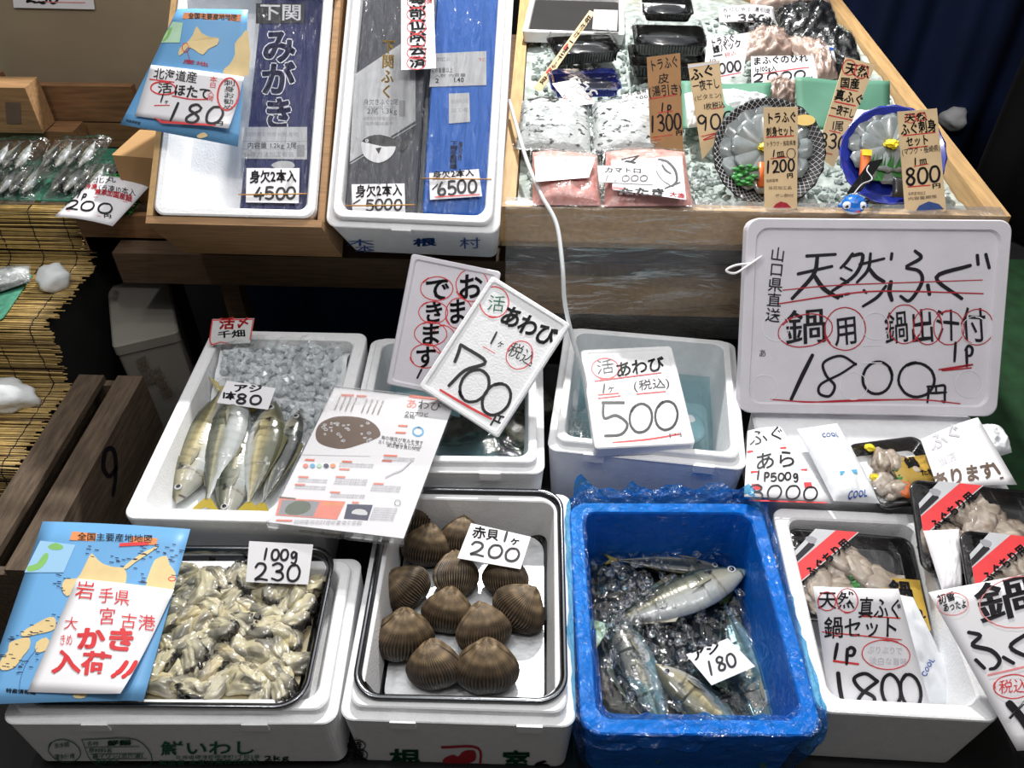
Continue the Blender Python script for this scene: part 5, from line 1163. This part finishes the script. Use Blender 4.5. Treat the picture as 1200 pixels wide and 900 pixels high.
card('notice_paper', 'white scallop price paper reading 180 on the upper map poster', 'price paper', pP.up(.008), [(177, 76), (286, 90), (270, 152), (158, 136)], [
    T('北海道産', 180, 92, 232, 98, 13, 'ink', .005), S([(176, 93), (205, 97)], 1.6, 'red'), O(192, 104, 15, 7.5, 1.6, 'red', 5), T('活', 185, 109, 203, 110, 12, 'ink', .01), T('ほたて', 204, 112, 247, 118, 14, 'ink', .02), S([(203, 113), (225, 117), (245, 117)], 1.4, 'red'), D('1', 187, 120, 193, 121, 9, 1.8), T('ヶ', 193, 122, 199, 123, 6, 'ink', .01), S([(182, 124), (200, 124)], 1.2, 'red'),
    D('180', 191, 142, 262, 148, 22, 3.2, up=(.2, -1)), T('円', 252, 148, 264, 148, 5, 'ink', .02), P([(181, 138), (192, 142), (255, 147), (254, 149), (190, 145)], 'red'), O(268, 111, 12, 19, 2, 'red', 8), V('刺身お勧め', 270, 94, 268, 130, 13, 'ink', .0), V('本日', 252, 90, 250, 104, 9, 'red', .0), V('入荷', 249, 106, 247, 119, 8, 'red', .0)], bend=.004, curl=.02, n=10)
card('price_slip', 'white price slip on the dark panel, cut off by the top edge', 'price card', Pl((0, 1.895, 0), 90), [(12, -30), (106, -28), (111, 11), (16, 9)], [D('230', 30, 3, 70, 4, 18, 3), S([(42, 2), (100, 3)], 1.4, 'pink'), S([(40, 3), (52, 2)], 2.4, 'ink')])
# ---- small fish packs and their card on the top step
k = 0
for px, py, z, d in ((52, 224, .70, 'lower of the pair at the left'), (128, 222, .70, 'lower of the pair nearest the 200 card'), (44, 195, .735, 'upper of the pair at the left'), (118, 193, .735, 'upper of the pair nearest the 200 card')):
    px -= 30; pl = PZ(px, py, z, 14); pl.u, pl.v = pl.u, pl.v
    cor = [(px - 22, py - 28), (px + 40, py - 30), (px + 14, py + 12), (px - 48, py + 14)]
    f = quad_fn(pl, cor)
    for i in range(4):
        a, b = f(.14 + .22 * i, .16) + pl.n * .008, f(.18 + .22 * i, .92) + pl.n * .010
        fish('sardine', 'small silver and black fish in a clear pack on the top step', a, b, .30, .6, 1, 1 if i % 2 else -1, 0, roll=0, group='small fish in clear packs', n=pl.n, seed=k, tailcol=(90, 92, 90)); k += 1
    m = MB(); hh = lambda s, t: .022 * max(0, 16 * s * (1 - s) * t * (1 - t)) ** .3 + .006 * noise.noise(Vector((s * 8, t * 11, k)))
    m.grid(lambda s, t: f(-.06 + 1.12 * s, -.06 + 1.12 * t) + pl.n * hh(s, t), 28, 28); m.grid(lambda s, t: f(1.05 - 1.1 * s, -.05 + 1.1 * t) - pl.n * .003, 6, 6)
    m.build('clear_pack', 'film_clear', None, 'clear bag of small fish, ' + d, 'fish pack', 'clear packs of small fish')
card('price_paper', 'white paper priced 200 on the edge of the top step', 'price paper', PZ(95, 262, .695, 24), [(114, 207), (178, 215), (132, 265), (63, 254)], [
    T('北丸', 110, 216, 138, 217, 8, 'ink', .0), T('丸ほたて', 145, 214, 172, 219, 8, 'brown_ink', .0), T('冷凍', 100, 222, 115, 224, 7, 'dark_red', .02), T('バラ凍10本入', 112, 226, 160, 231, 8, 'ink', .0), T('無添加国産鮭', 113, 230, 155, 237, 7, 'dark_red', .03), D('1p', 89, 232, 103, 235, 8, 2), D('200', 75, 246, 133, 254, 12, 2.2, up=(.25, -1)), T('円', 123, 257, 132, 257, 4, 'ink', .02), S([(112, 233), (150, 238)], 1, 'pink'), S([(80, 248), (120, 256)], .8, 'pink')], bend=.008, n=10)
# small pack on the second step
pl = PZ(10, 345, .572, 10)
pillow('clear_pack', 'clear pack of whitebait at the left edge on the second step', 'fish pack', pl, [(-30, 325), (34, 312), (35, 330), (-28, 352)], .02, 'fugu_skin', (), None, 3, film_='film_bag')
# ================================================================== goods in the ice tray
def bedz(x, y): return .765 + .022 * noise.noise(Vector((x * 7, y * 7, 3))) + .006 * noise.noise(Vector((x * 30, y * 30, 1))) + .02 * max(0, min(1, (y - 1.6) / .5))
mb = MB(); mb.grid(lambda s, t: (X0 + .03 + (X1 - X0 - .068) * s, Y0 + .022 + (Y1 - Y0 - .024) * t, bedz(X0 + (X1 - X0) * s, Y0 + (Y1 - Y0) * t)), 90, 110)
M('ice_bed', (168, 178, 174), .2, bump=.6, bs=60, var=.3, vs=45, coat=.6)
mb.build('ice_bed', 'ice_bed', label='packed crushed ice filling the wooden tray', cat='ice', kind='stuff')
rg = random.Random(31); mb = MB()
for k in range(2200):
    x = rg.uniform(X0 + .05, X1 - .06); y = Y0 + .04 + rg.random() ** 1.6 * 1.0; s = rg.uniform(.005, .011)
    mb.blob((x, y, bedz(x, y) + .005), (s, s * rg.uniform(.6, 1), s * rg.uniform(.4, .8)), 1, .6, 2, 0, k, False, Euler((rg.random() * 6, rg.random() * 6, 0)).to_matrix())
mb.build('crushed_ice', 'ice_green', label='loose pieces of crushed ice on top of the wooden tray', cat='ice', kind='stuff')
# fugu skin bags
M('skin_strips', (216, 222, 222), .22, rgb2=(44, 48, 52), vs=48, bump=.8, bs=90, coat=.6, stretch=(1, 1.8, 1.8))
MATS['skin_strips'].node_tree.nodes['Color Ramp'].color_ramp.elements[0].position = .57; MATS['skin_strips'].node_tree.nodes['Color Ramp'].color_ramp.elements[1].position = .63
pl = PZ(690, 178, .800, 10)
pillow('skin_pack', 'clear bag of shredded pufferfish skin at the left of the wooden tray', 'fish pack', pl, [(612, 118), (690, 122), (692, 180), (604, 174)], .032, 'skin_strips', [S([(620, 121), (650, 121), (668, 124)], 5, 'ink'), S([(640, 126), (668, 130)], 3, 'ink')], 'bags of pufferfish skin', 1, film_='film_clear')
pillow('skin_pack', 'clear bag of shredded pufferfish skin behind the 1300 tag', 'fish pack', pl, [(694, 122), (772, 118), (784, 176), (696, 181)], .034, 'skin_strips', (), 'bags of pufferfish skin', 4, film_='film_clear')
# roe packs
pl = PZ(690, 240, .806, 12)
def sticker(o, pl, cor, marks, up, name='sticker', seed=1):
    mb = MB(); nm = ['paper']; f = quad_fn(pl.up(up), cor); mb.grid(f, 1, 1, 0, False, .0006); write(mb, nm, pl.up(up), marks, .0008, seed); return mb.build(name, nm, o)
o = pillow('roe_pack', 'pink minced fish pack with a plain white label, front left of the wooden tray', 'fish pack', pl, [(624, 178), (700, 182), (704, 241), (624, 240)], .026, 'roe', (), 'pink minced fish packs', 2, film_='film_clear')
sticker(o, pl, [(626, 183), (698, 184), (690, 208), (628, 213)], [O(662, 196, 16, 8, .6, 'faint'), O(664, 197, 10, 5, .5, 'faint')], .029)
o = pillow('roe_pack', 'pink minced fish pack with a fish drawing on its label, front of the wooden tray', 'fish pack', pl, [(710, 178), (802, 178), (812, 241), (708, 242)], .026, 'roe', (), 'pink minced fish packs', 6, film_='film_clear')
sticker(o, pl, [(716, 188), (799, 183), (804, 234), (718, 222)], [T('マ', 728, 195, 752, 190, 10, 'ink', .04, 0), T('たたき', 724, 228, 780, 230, 9, 'ink', .04, 0), P([(769, 194), (772, 187), (782, 190), (791, 200), (793, 212), (788, 219), (776, 208), (769, 200)], 'paper', 2), S([(772, 187), (782, 190), (791, 200), (793, 212), (788, 218)], 3.4, 'ink'), S([(771, 188), (769, 200), (776, 211), (786, 218)], 1, 'ink'), S([(779, 221), (789, 217), (797, 214)], 2, 'ink'), S([(776, 194), (780, 200), (786, 204)], 3, 'ink'), O(776, 191, 1.5, 1.5, .8, 'ink'), T('大漁', 784, 230, 802, 233, 6, 'red', .02, 0), S([(718, 220), (730, 221)], 3, 'red')], .030)
card('price_card', 'white price card reading 1,000 on the pink minced fish pack', 'price card', pl.up(.032), [(700, 194), (764, 196), (765, 216), (702, 213)], [T('カマトロ', 708, 202, 752, 203, 6, 'ink', .03), D('1,000', 706, 212, 760, 213, 7, 2)])
# wooden tags
def tag(label, cor, z, tilt, marks, mat='board_paper', name='wooden_tag', cat='price tag', yaw=0, curl=0):
    pl = PZ(cor[3][0], cor[3][1], z, tilt, yaw)
    return card(name, label, cat, pl, cor, marks, mat, .0025)
tag('dark brown wooden tag priced 1300, standing in the ice', [(758, 67), (797, 62), (801, 178), (763, 178)], .80, 66, [T('トラふぐ', 762, 84, 796, 78, 14, 'ink', .01), T('皮', 771, 98, 785, 97, 12, 'ink', .01), T('(湯引き)', 760, 114, 800, 110, 13, 'ink', .01), S([(761, 116), (792, 111)], 1.2, 'red'), D('1p', 773, 131, 788, 130, 10, 1.8), S([(771, 132), (788, 130)], 1.2, 'red'), D('1300', 761, 155, 800, 151, 19, 2.4), T('円', 792, 159, 800, 158, 6, 'ink', .03), S([(764, 161), (788, 158)], 1, 'red'), S([(764, 165), (775, 163)], .8, 'red')], 'board_dark')
tag('pale pointed wooden tag priced 900 standing beside the dark one', [(806, 75), (843, 71), (851, 152), (823, 187)], .80, 62, [T('ふぐ', 810, 95, 839, 88, 14, 'ink', .02), T('一夜干し', 812, 107, 844, 103, 12, 'ink', .01), T('(ビタミン)', 814, 118, 846, 114, 6, 'ink', .0), T('1枚税込', 824, 129, 850, 126, 8, 'ink', .01), S([(834, 128), (850, 125)], 1, 'red'), D('900', 818, 154, 862, 147, 18, 2.4), S([(822, 160), (840, 156), (824, 164), (838, 161)], 1.2, 'red'), P([(806, 76), (842, 72), (842, 74), (806, 80)], 'paper')])
tag('pale wooden tag priced 1200 in front of the black netted plate', [(895, 126), (935, 125), (934, 245), (896, 245)], .80, 68, [T('トラふぐ', 898, 145, 934, 143, 13, 'ink', .02), T('刺身セット', 898, 160, 931, 158, 11, 'ink', .02), S([(898, 161), (930, 159)], 1.6, 'red'), T('トラフグ・鳥取県産', 898, 172, 933, 170, 6, 'ink', .0), D('1', 904, 184, 909, 184, 8, 1.6), T('皿', 910, 185, 920, 184, 8, 'ink', .02), O(927, 180, 5, 6, .8, 'ink'), S([(903, 186), (922, 184)], 1.2, 'red'), D('1200', 896, 203, 932, 200, 14, 2.4), T('円', 922, 209, 930, 208, 6, 'ink', .03), T('名称産地', 898, 214, 912, 213, 4, 'brown_ink', .0, 0), T('当日加工品', 900, 222, 928, 222, 4, 'brown_ink', .0, 0), T('ポン酢付', 908, 231, 930, 231, 4, 'brown_ink', .0, 0), P([(905, 244), (909, 239), (915, 236), (922, 238), (928, 244)], 'dark_red')])
tag('slanting pale wooden tag priced 3300 in front of the green sheet', [(991, 67), (1026, 76), (977, 196), (956, 182)], .80, 60, [T('天然', 989, 86, 1018, 92, 14, 'ink', .02), O(995, 79, 8, 9, 1.2, 'red'), O(1009, 84, 8, 8, 1.2, 'red'), T('国産', 984, 102, 1007, 104, 12, 'ink', .02), S([(986, 103), (1005, 107)], 1.6, 'red'), T('真ふぐ', 977, 116, 1011, 124, 13, 'ink', .02), S([(978, 119), (1002, 124)], 2, 'red'), T('一夜干し', 972, 131, 1000, 139, 11, 'ink', .02), S([(971, 135), (999, 141)], 1.6, 'red'), T('1尾', 973, 152, 988, 154, 12, 'ink', .01), S([(972, 153), (985, 156)], 1.4, 'red'), D('3300', 958, 172, 1003, 178, 17, 2.2), S([(957, 177), (975, 181)], 1.4, 'red')])
tag('pale wooden tag priced 800 in front of the blue plate', [(1052, 131), (1098, 127), (1109, 247), (1061, 248)], .80, 66, [T('天然', 1060, 143, 1087, 141, 10, 'ink', .02), O(1067, 139, 6, 5, 1, 'red'), O(1079, 137, 6, 5, 1, 'red'), T('ふぐ刺身', 1056, 159, 1098, 153, 14, 'ink', .02), S([(1058, 159), (1096, 155)], 1.4, 'red'), T('セット', 1062, 172, 1089, 169, 12, 'ink', .02), S([(1064, 174), (1087, 171)], 1.4, 'red'), T('(マフグ・長崎県)', 1057, 182, 1102, 177, 8, 'ink', .0), D('1', 1070, 194, 1076, 193, 8, 1.8), T('皿', 1077, 194, 1087, 193, 8, 'ink', .02), S([(1071, 195), (1088, 192)], 1.2, 'red'), D('800', 1060, 217, 1104, 213, 19, 3), S([(1064, 219), (1090, 217)], 1.6, 'red'), T('円', 1092, 221, 1103, 220, 6, 'ink', .02), T('名称産地加工', 1064, 229, 1085, 228, 4, 'brown_ink', 0, 0), T('内容量期限', 1064, 235, 1098, 232, 4, 'brown_ink', 0, 0), P([(1073, 247), (1077, 241), (1088, 236), (1100, 239), (1106, 245)], 'steel_blue')])
tag('thin pale skewer tag with red and black writing leaning at the back', [(691, 12), (697, 15), (634, 107), (625, 103)], .80, 46, [V('味付け一夜干ふぐ皮', 692, 18, 634, 98, 5, 'ink', .02), S([(641, 85), (645, 80)], 3, 'red'), S([(661, 57), (665, 52)], 3, 'red')])
# white cards in the tray
def wc(label, cor, z, tilt, marks, **k): return card('price_card', label, 'price card', PZ(cor[3][0], cor[3][1], z, tilt), cor, marks, **k)
wc('white card reading 350 turned sideways on the blue rimmed container', [(647, 98), (674, 93), (697, 121), (668, 125)], .842, 22, [D('350', 691, 119, 662, 97, 14, 2.4, up=(.8, -.6)), T('1p', 658, 112, 664, 118, 5, 'red', .02), S([(684, 108), (694, 118)], 1.6, 'red')])
wc('white card of black writing priced 1000 behind the pale pointed tag', [(829, 45), (878, 38), (871, 86), (823, 100)], .83, 45, [T('トラふぐ', 833, 55, 862, 48, 9, 'ink', .02), T('鰭パック', 836, 63, 870, 54, 9, 'ink', .02), S([(836, 66), (846, 64)], 2, 'ink'), T('税込', 850, 68, 863, 64, 6, 'red', .0), T('1p', 830, 74, 840, 72, 6, 'ink', .0), D('1000', 834, 88, 870, 82, 12, 2.4), S([(836, 91), (868, 85)], 1.2, 'red')])
wc('curled white card reading 350 at the back of the tray', [(842, 10), (906, 8), (910, 31), (843, 27)], .87, 40, [T('ちりしゃぶ 湯引皮', 846, 16, 902, 17, 6, 'ink', .01), T('1p', 847, 22, 856, 22, 5, 'ink', .02), D('350', 862, 28, 898, 28, 8, 2), T('円', 898, 29, 904, 29, 4, 'ink', .01)], bend=.012, n=8)
wc('white card reading 2000 with red lines in the middle of the tray', [(880, 66), (953, 65), (958, 92), (881, 104)], .83, 38, [T('まふぐのひれ', 882, 76, 947, 72, 9, 'ink', .02), T('1p100g入', 884, 85, 910, 83, 7, 'ink', .02), S([(890, 87), (930, 81), (948, 79)], 1.2, 'red'), D('2000', 882, 97, 946, 92, 10, 2.4), T('円', 944, 94, 953, 93, 4, 'ink', .02), T('産地100g', 898, 101, 926, 99, 5, 'ink', .02)])
wc('small white printed paper behind the dark brown tag', [(729, 111), (759, 105), (761, 117), (731, 122)], .84, 25, [T('ひれ酒用', 732, 114, 758, 109, 5, 'ink', .02), T('1p 500', 733, 120, 760, 115, 5, 'ink', .02)])
wc('white card with 100 in red on the topmost black box', [(751, 3), (803, 6), (800, 22), (751, 17)], .918, 35, [T('ふぐ入り炊込み', 754, 9, 796, 11, 4, 'ink', .01), D('100', 758, 17, 790, 19, 8, 2, 'red'), T('円', 790, 20, 797, 20, 4, 'red', .01)])
wc('plain grey card against the dark tray at the back', [(696, 11), (724, 12), (723, 36), (694, 34)], .85, 50, (), paper='paper_dull')
# lidded black boxes
def bento(label, pl, FL, FR, d, h, lid='film_pack', base='black_plastic', group='black lidded boxes'):
    M_, w = px_frame(pl, FL, FR, d); r = root('lidded_box', M_.translation, label, 'food box', group)
    mb = MB(); rings_mb(mb, M_, w, d, [(.010, 0, .012), (.002, h * .55, .014), (0, h * .55, .014), (0, h * .6, .014), (.004, h * .6, .014), (.012, .004, .012), (.016, .0035, .01)], 0, True, True, 5, False)
    for k in range(22):   # fluted front
        x = -w / 2 + .012 + (w - .024) * k / 21; mb.box(x - .0012, x + .0012, -d / 2 + .001, -d / 2 + .008, .006, h * .52, 0, M_)
    mb.build('base', base, r)
    mb = MB(); mb.blob(M_ @ Vector((0, 0, h * .35)), (w * .40, d * .36, h * .22), 3, .3, 2.4, 0, h, True); mb.build('contents', 'black_pad', r)
    mb = MB(); rings_mb(mb, M_, w + .003, d + .003, [(-.001, h * .58, .014), (-.001, h * .64, .014), (.004, h * .66, .013), (.008, h * .96, .012), (.012, h, .010)], 0, False, True, 5); mb.build('lid', lid, r)
    return r
pl = PZ(700, 76, .815); bento('black lidded box with a clear top beside the skewer tag', pl, (650, 79), (727, 74), .12, .05)
for k, (z, FL, FR, d, h, nm) in enumerate(((.815, (737, 92), (829, 94), .14, .05, 'lowest of its stack behind the dark brown tag'), (.868, (742, 66), (828, 68), .135, .045, 'second of its stack, with a bright sheen on its lid'), (.915, (752, 26), (812, 28), .12, .035, 'topmost of its stack, below the red 100 card'))):
    bento('black box with clear lid, ' + nm, PZ(FL[0], FL[1], z), FL, FR, d, h)
film('film_bluish', .6, tint=(190, 205, 245), rough=.08, bump=.2, bs=20)
MATS['blue_rim'] = MATS['plate_blue']
bento('flat container with a blue rim and clear lid on the ice', PZ(690, 116, .812), (647, 117), (728, 115), .10, .035, 'film_bluish', 'blue_rim', None)
r = root('display_pan', at(660, 20, .83), 'white rimmed pan with a dark lining at the back left of the tray', 'pan')
M_, w = px_frame(PZ(660, 40, .835), (612, 36), (732, 40), .30)
mb = MB(); rings_mb(mb, M_, w, .30, [(.004, -.03, .008), (0, -.002, .008), (.002, 0, .008), (.012, 0, .006), (.014, -.004, .006), (.016, -.02, .006)], 0, True, False, 4); mb.build('rim', 'foam_old', r)
mb = MB(); rings_mb(mb, M_, w - .030, .27, [(0, -.021, .006), (0, -.012, .006), (.004, -.010, .006)], 0); mb.build('lining', 'dark', r)
# dark and beige bags towards the back right
M('seaweed', (26, 28, 30), .2, coat=.9, bump=.9, bs=50, var=.3, vs=40)
M('beige_fish', (196, 172, 158), .3, coat=.7, bump=.4, bs=40, rgb2=(168, 140, 128), vs=18)
for k, (nm, cor, z, mat, lab) in enumerate((('dark_bag', [(905, 12), (972, 4), (985, 44), (915, 40)], .85, 'seaweed', 'glossy black bag near the back right corner of the tray'), ('dark_bag', [(925, 44), (995, 38), (1012, 82), (942, 66)], .83, 'seaweed', 'glossy dark bag beside the slanting 3300 tag'),
        ('fillet_pack', [(872, 42), (920, 38), (930, 66), (868, 72)], .835, 'beige_fish', 'clear pack of pale pink fillets behind the 2000 card'), ('fillet_pack', [(918, 46), (966, 56), (982, 92), (955, 96)], .828, 'beige_fish', 'clear pack of pale pink fillets to the right of the 2000 card'), ('fillet_pack', [(878, -14), (966, -16), (975, 8), (880, 12)], .87, 'beige_fish', 'clear pack of pinkish fillets at the top edge of the tray'),
        ('dark_bag', [(836, 22), (905, 28), (912, 42), (880, 46)], .842, 'seaweed', 'glossy black bag under the curled 350 card'), ('fillet_pack', [(884, 104), (932, 96), (932, 124), (886, 126)], .81, 'beige_fish', 'dark pink fillet pack between the two green sheets'))):
    pillow(nm, lab, 'fish pack', PZ(cor[3][0], cor[3][1], z, 10), cor, .035, mat, (), None, k, .5, 7, film_='film_clear')
pillow('cool_pack', 'clear cool pack with blue print next to the dark bag in the tray', 'cool pack', PZ(960, 75, .85, 16), [(942, 58), (976, 54), (980, 72), (950, 76)], .012, 'cool_pack', [S([(943, 62), (952, 58), (962, 62)], 4, 'blue_ink'), S([(955, 70), (966, 64), (975, 60)], 4, 'blue_ink')], None, 3)
# green sheets with dried fish
card('green_sheet', 'dull green sheet behind the slanting 3300 tag', 'sheet', PZ(980, 150, .81, 34), [(931, 91), (1042, 96), (1046, 152), (938, 152)], (), 'sheet_green', .001, wave=.004, n=12)
card('green_sheet', 'dull green sheet under white dried fish behind the pale pointed tag', 'sheet', PZ(850, 150, .806, 22), [(798, 96), (904, 98), (900, 150), (800, 152)], (), 'sheet_green', .001, wave=.004, n=12)
for k, (cor, lab) in enumerate((([(802, 110), (826, 106), (836, 146), (806, 150)], 'white dried pufferfish at the left on the green sheet'), ([(846, 104), (900, 112), (884, 132), (848, 130)], 'white dried pufferfish at the right on the green sheet'), ([(1002, 128), (1050, 136), (1040, 160), (985, 160)], 'white dried pufferfish on the green sheet behind the blue plate'))):
    pillow('dried_fish', lab, 'dried fish', PZ(cor[3][0], cor[3][1], .822 if k < 2 else .815, 24), cor, .016, 'ice_white' if k != 2 else 'meat_pale' if 'meat_pale' in MATS else 'ice_white', (), 'dried pufferfish on green sheets', k, .5, 6)
# plates of sliced pufferfish
def plate(name, label, c, rpx, tilt, yaw, mat, net, flower, extra, bowl=.02):
    pl = Pl(c, tilt, yaw); M_ = Matrix((pl.u, pl.v, pl.n)).transposed().to_4x4(); M_.translation = c; R = rpx
    r = root(name, c, label, 'plate'); mb = MB(); NA = 40
    def ring(rad, h, flute=0): return [M_ @ Vector((rad * (1 + flute * math.cos(k * 2 * math.pi / NA * 20)) * math.cos(2 * math.pi * k / NA), rad * (1 + flute * math.cos(k * 2 * math.pi / NA * 20)) * math.sin(2 * math.pi * k / NA), h)) for k in range(NA)]
    mb.loft([ring(R * .70, -.004), ring(R * .98, bowl - .002), ring(R, bowl, .012), ring(R * .97, bowl), ring(R * .72, 0), ring(R * .3, 0)], 0, True, True, True); mb.build('dish', mat, r)
    if net:
        mb = MB(); rg = random.Random(2)
        for k in range(56):
            a0 = k * 2 * math.pi / 56
            for sg in (1, -1):
                pts = []
                for q in range(5):
                    rad = R * (.72 + .26 * q / 4); a = a0 + sg * q * .075; pts.append(M_ @ Vector((rad * math.cos(a), rad * math.sin(a), bowl * max(0, (rad / R - .71)) / .27 + .0012)))
                mb.tube(pts, .00032, 4)
        mb.build('net_pattern', 'white_ink', r)
    fx, fy, fr = flower; mb = MB()
    for ringk, (n, rr_, ln) in enumerate(((12, .55, .50), (9, .32, .36))):
        for k in range(n):
            a = k * 2 * math.pi / n + ringk * .3; d = Vector((math.cos(a), math.sin(a), 0)); p = Vector((-d.y, d.x, 0)); b = Vector((fx * R, fy * R, .004 + .004 * ringk))
            def pet(s, t, d=d, p=p, b=b, ln=ln):
                wd_ = .19 * math.sqrt(max(0, 1 - ((t - .52) / .54) ** 2))
                return M_ @ (b + d * (fr * R * ln * 2 * (.1 + .9 * t)) + p * ((s - .5) * 2 * wd_ * fr * R * 1.6) + Vector((0, 0, .006 * t + .003 * (1 - abs(s - .5) * 2))))
            mb.grid(pet, 6, 8, 0, True, .0012)
    mb.build('sliced_fish', 'petal', r)
    mb = MB(); mb.blob(M_ @ Vector((fx * R, fy * R, .016)), (.013, .013, .007), 3, .5, 6); mb.build('flower_centre', 'yellow', r)
    extra(M_, R, r)
    return r
def ex1(M_, R, r):
    mb = MB(); rg = random.Random(6)
    for k in range(40): mb.blob(M_ @ Vector((R * (-.42 + rg.uniform(-.2, .2)), R * (-.42 + rg.uniform(-.18, .16)), .010 + rg.uniform(0, .012))), (.007, .005, .004), 1, .5, 2, 0, k)
    mb.build('chopped_onion', 'leaf_green', r)
    mb = MB(); mb.loft([[M_ @ Vector((R * (-.12 + .07 * math.cos(a * 1.05)) , R * y, .012 + .007 * math.sin(a * 1.05))) for a in range(6)] for y in (-.62, -.4, -.18)], 0, True, True, True); mb.build('carrot_stick', 'orange_food', r)
    mb = MB(); mb.blob(M_ @ Vector((R * -.35, R * -.82, .014)), (.026, .022, .010), 3, .15, 2, 0, 1, True); mb.build('sauce_cup', 'film_pack', r)
    mb = MB(); q = M_ @ Matrix.Translation((R * .62, R * .58, .022)); mb.loft([[q @ Vector((.020 * math.cos(a / 4), .011 * math.sin(a / 4), h)) for a in range(25)] for h in (0, .0008)], 0); mb.build('oval_label', 'gold_pale', r)
def ex2(M_, R, r):
    mb = MB()
    for k in range(20):
        x = R * (-.45 + 1.0 * k / 19); mb.add([M_ @ Vector((x - .0035, -.30 * R, .012)), M_ @ Vector((x + .0035, -.30 * R, .012)), M_ @ Vector((x + .001 + .004 * math.sin(k * 2), -.30 * R + .028 + .008 * math.sin(k * 3.1), .026))], [(0, 1, 2)])
    mb.box(-.45 * R, .58 * R, -.5 * R, -.30 * R, .010, .0115, 0, M_); mb.build('leaf_divider', 'leaf_green', r)
    mb = MB(); mb.grid(lambda s, t: M_ @ Vector((R * (-.62 + .20 * s) , R * (-.62 + .66 * t), .026 + .006 * (16 * s * (1 - s) * t * (1 - t)) ** .4)), 8, 12, 0, True, .001); o = mb.build('soy_packet', 'orange_food', r)
    mb = MB(); mb.grid(lambda s, t: M_ @ Vector((R * (-.61 + .18 * s), R * (-.10 + .12 * t), .0335)), 1, 1, 0, False, .0006); mb.build('packet_label', 'yellow', o)
    mb = MB(); mb.blob(M_ @ Vector((R * .42, R * .62, .020)), (.014, .012, .010), 3, .2, 3, 0, 3, True); mb.build('wasabi', 'light_green', r)
    mb = MB(); mb.grid(lambda s, t: M_ @ Vector((R * (.02 + .5 * s), R * (-.85 + .4 * t), .024 + .005 * (16 * s * (1 - s) * t * (1 - t)) ** .4)), 8, 8, 0, True, .001); mb.build('sauce_packet', 'black_pad', r)
c = at(898, 182, .845); plate('plate', 'black net patterned plate of sliced pufferfish behind the 1200 tag', c, .108, 44, 0, 'plate_net', True, (-.05, .10, .84), ex1)
c = at(1042, 186, .84); plate('plate', 'blue plate of sliced pufferfish in a flower shape behind the 800 tag', c, .100, 42, -6, 'plate_blue', False, (-.02, .24, .80), ex2)
# toy on the tray edge
c = at(1000, 240, .822)
r = root('toy_fish', c - Vector((0, 0, .02)), 'small blue toy pufferfish with big eyes on the front edge of the wooden tray', 'toy')
bm = MB(); bm.blob(c, (.021, .019, .018), 4, .03, 3, 0, 1, True)
ob_ = bm; cols = None
top = MB(); top.blob(c, (.0215, .0195, .0185), 4, 0, 1, 0, 1, True); 
top.f = [f for f in top.f if sum(top.v[i].z for i in f) / 3 > c.z - .005]; top.m = [0] * len(top.f); top.sm = [True] * len(top.f)
for k in range(26):
    a, b = k * 2.4, .25 + (k % 5) * .2; d = Vector((math.cos(a) * math.cos(b), math.sin(a) * math.cos(b), math.sin(b))); top.tube([c + Vector((d.x * .020, d.y * .018, d.z * .017)), c + Vector((d.x * .0245, d.y * .0225, d.z * .0215))], [.0014, .0004], 5)
bm.build('body', 'white_ink', r); top.build('back', 'toy_blue', r)
for sx in (-1, 1):
    ec = c + Vector((sx * .014 - .003, -.013, .006)); e = MB(); e.blob(ec, (.0072, .006, .0072), 3, 0, 1, 0, 0, True); eo = e.build('eye', 'white_ink', r); e = MB(); e.blob(ec + Vector((sx * .0008, -.0045, 0)), (.0036, .0025, .0036), 2, 0, 1, 0, 0, True); e.build('pupil', 'eye_black', eo)
e = MB(); e.blob(c + Vector((.004, -.0185, -.003)), (.0045, .002, .002), 2, 0, 1, 0, 0, True); e.build('mouth', 'red', r)
for sx in (-1, 1): e = MB(); e.blob(c + Vector((sx * .022, 0, -.002)), (.006, .003, .004), 2, .2, 2, 0, 0, True); e.build('fin', 'toy_blue', r)
a, b = at(1001, 226, .84), at(1027, 190, .86); u = (b - a); sd = Vector((.014, .006, 0))
mb = MB(); mb.hexa([a - sd, a + sd, a + sd + Vector((0, .004, .002)), a - sd + Vector((0, .004, .002))], [b - sd, b + sd, b + sd + Vector((0, .004, .002)), b - sd + Vector((0, .004, .002))]); mb.build('strap', 'black_plastic', r)
mb = MB(); mb.tube(smooth_pts([at(1000, 228, .846), at(1010, 216, .854), at(1022, 210, .858), at(1016, 200, .862), at(1018, 194, .866)], 6), .0012, 6); mb.build('chain', 'silver', r)
bpy.data.objects.remove(_to); bpy.data.curves.remove(_tc)
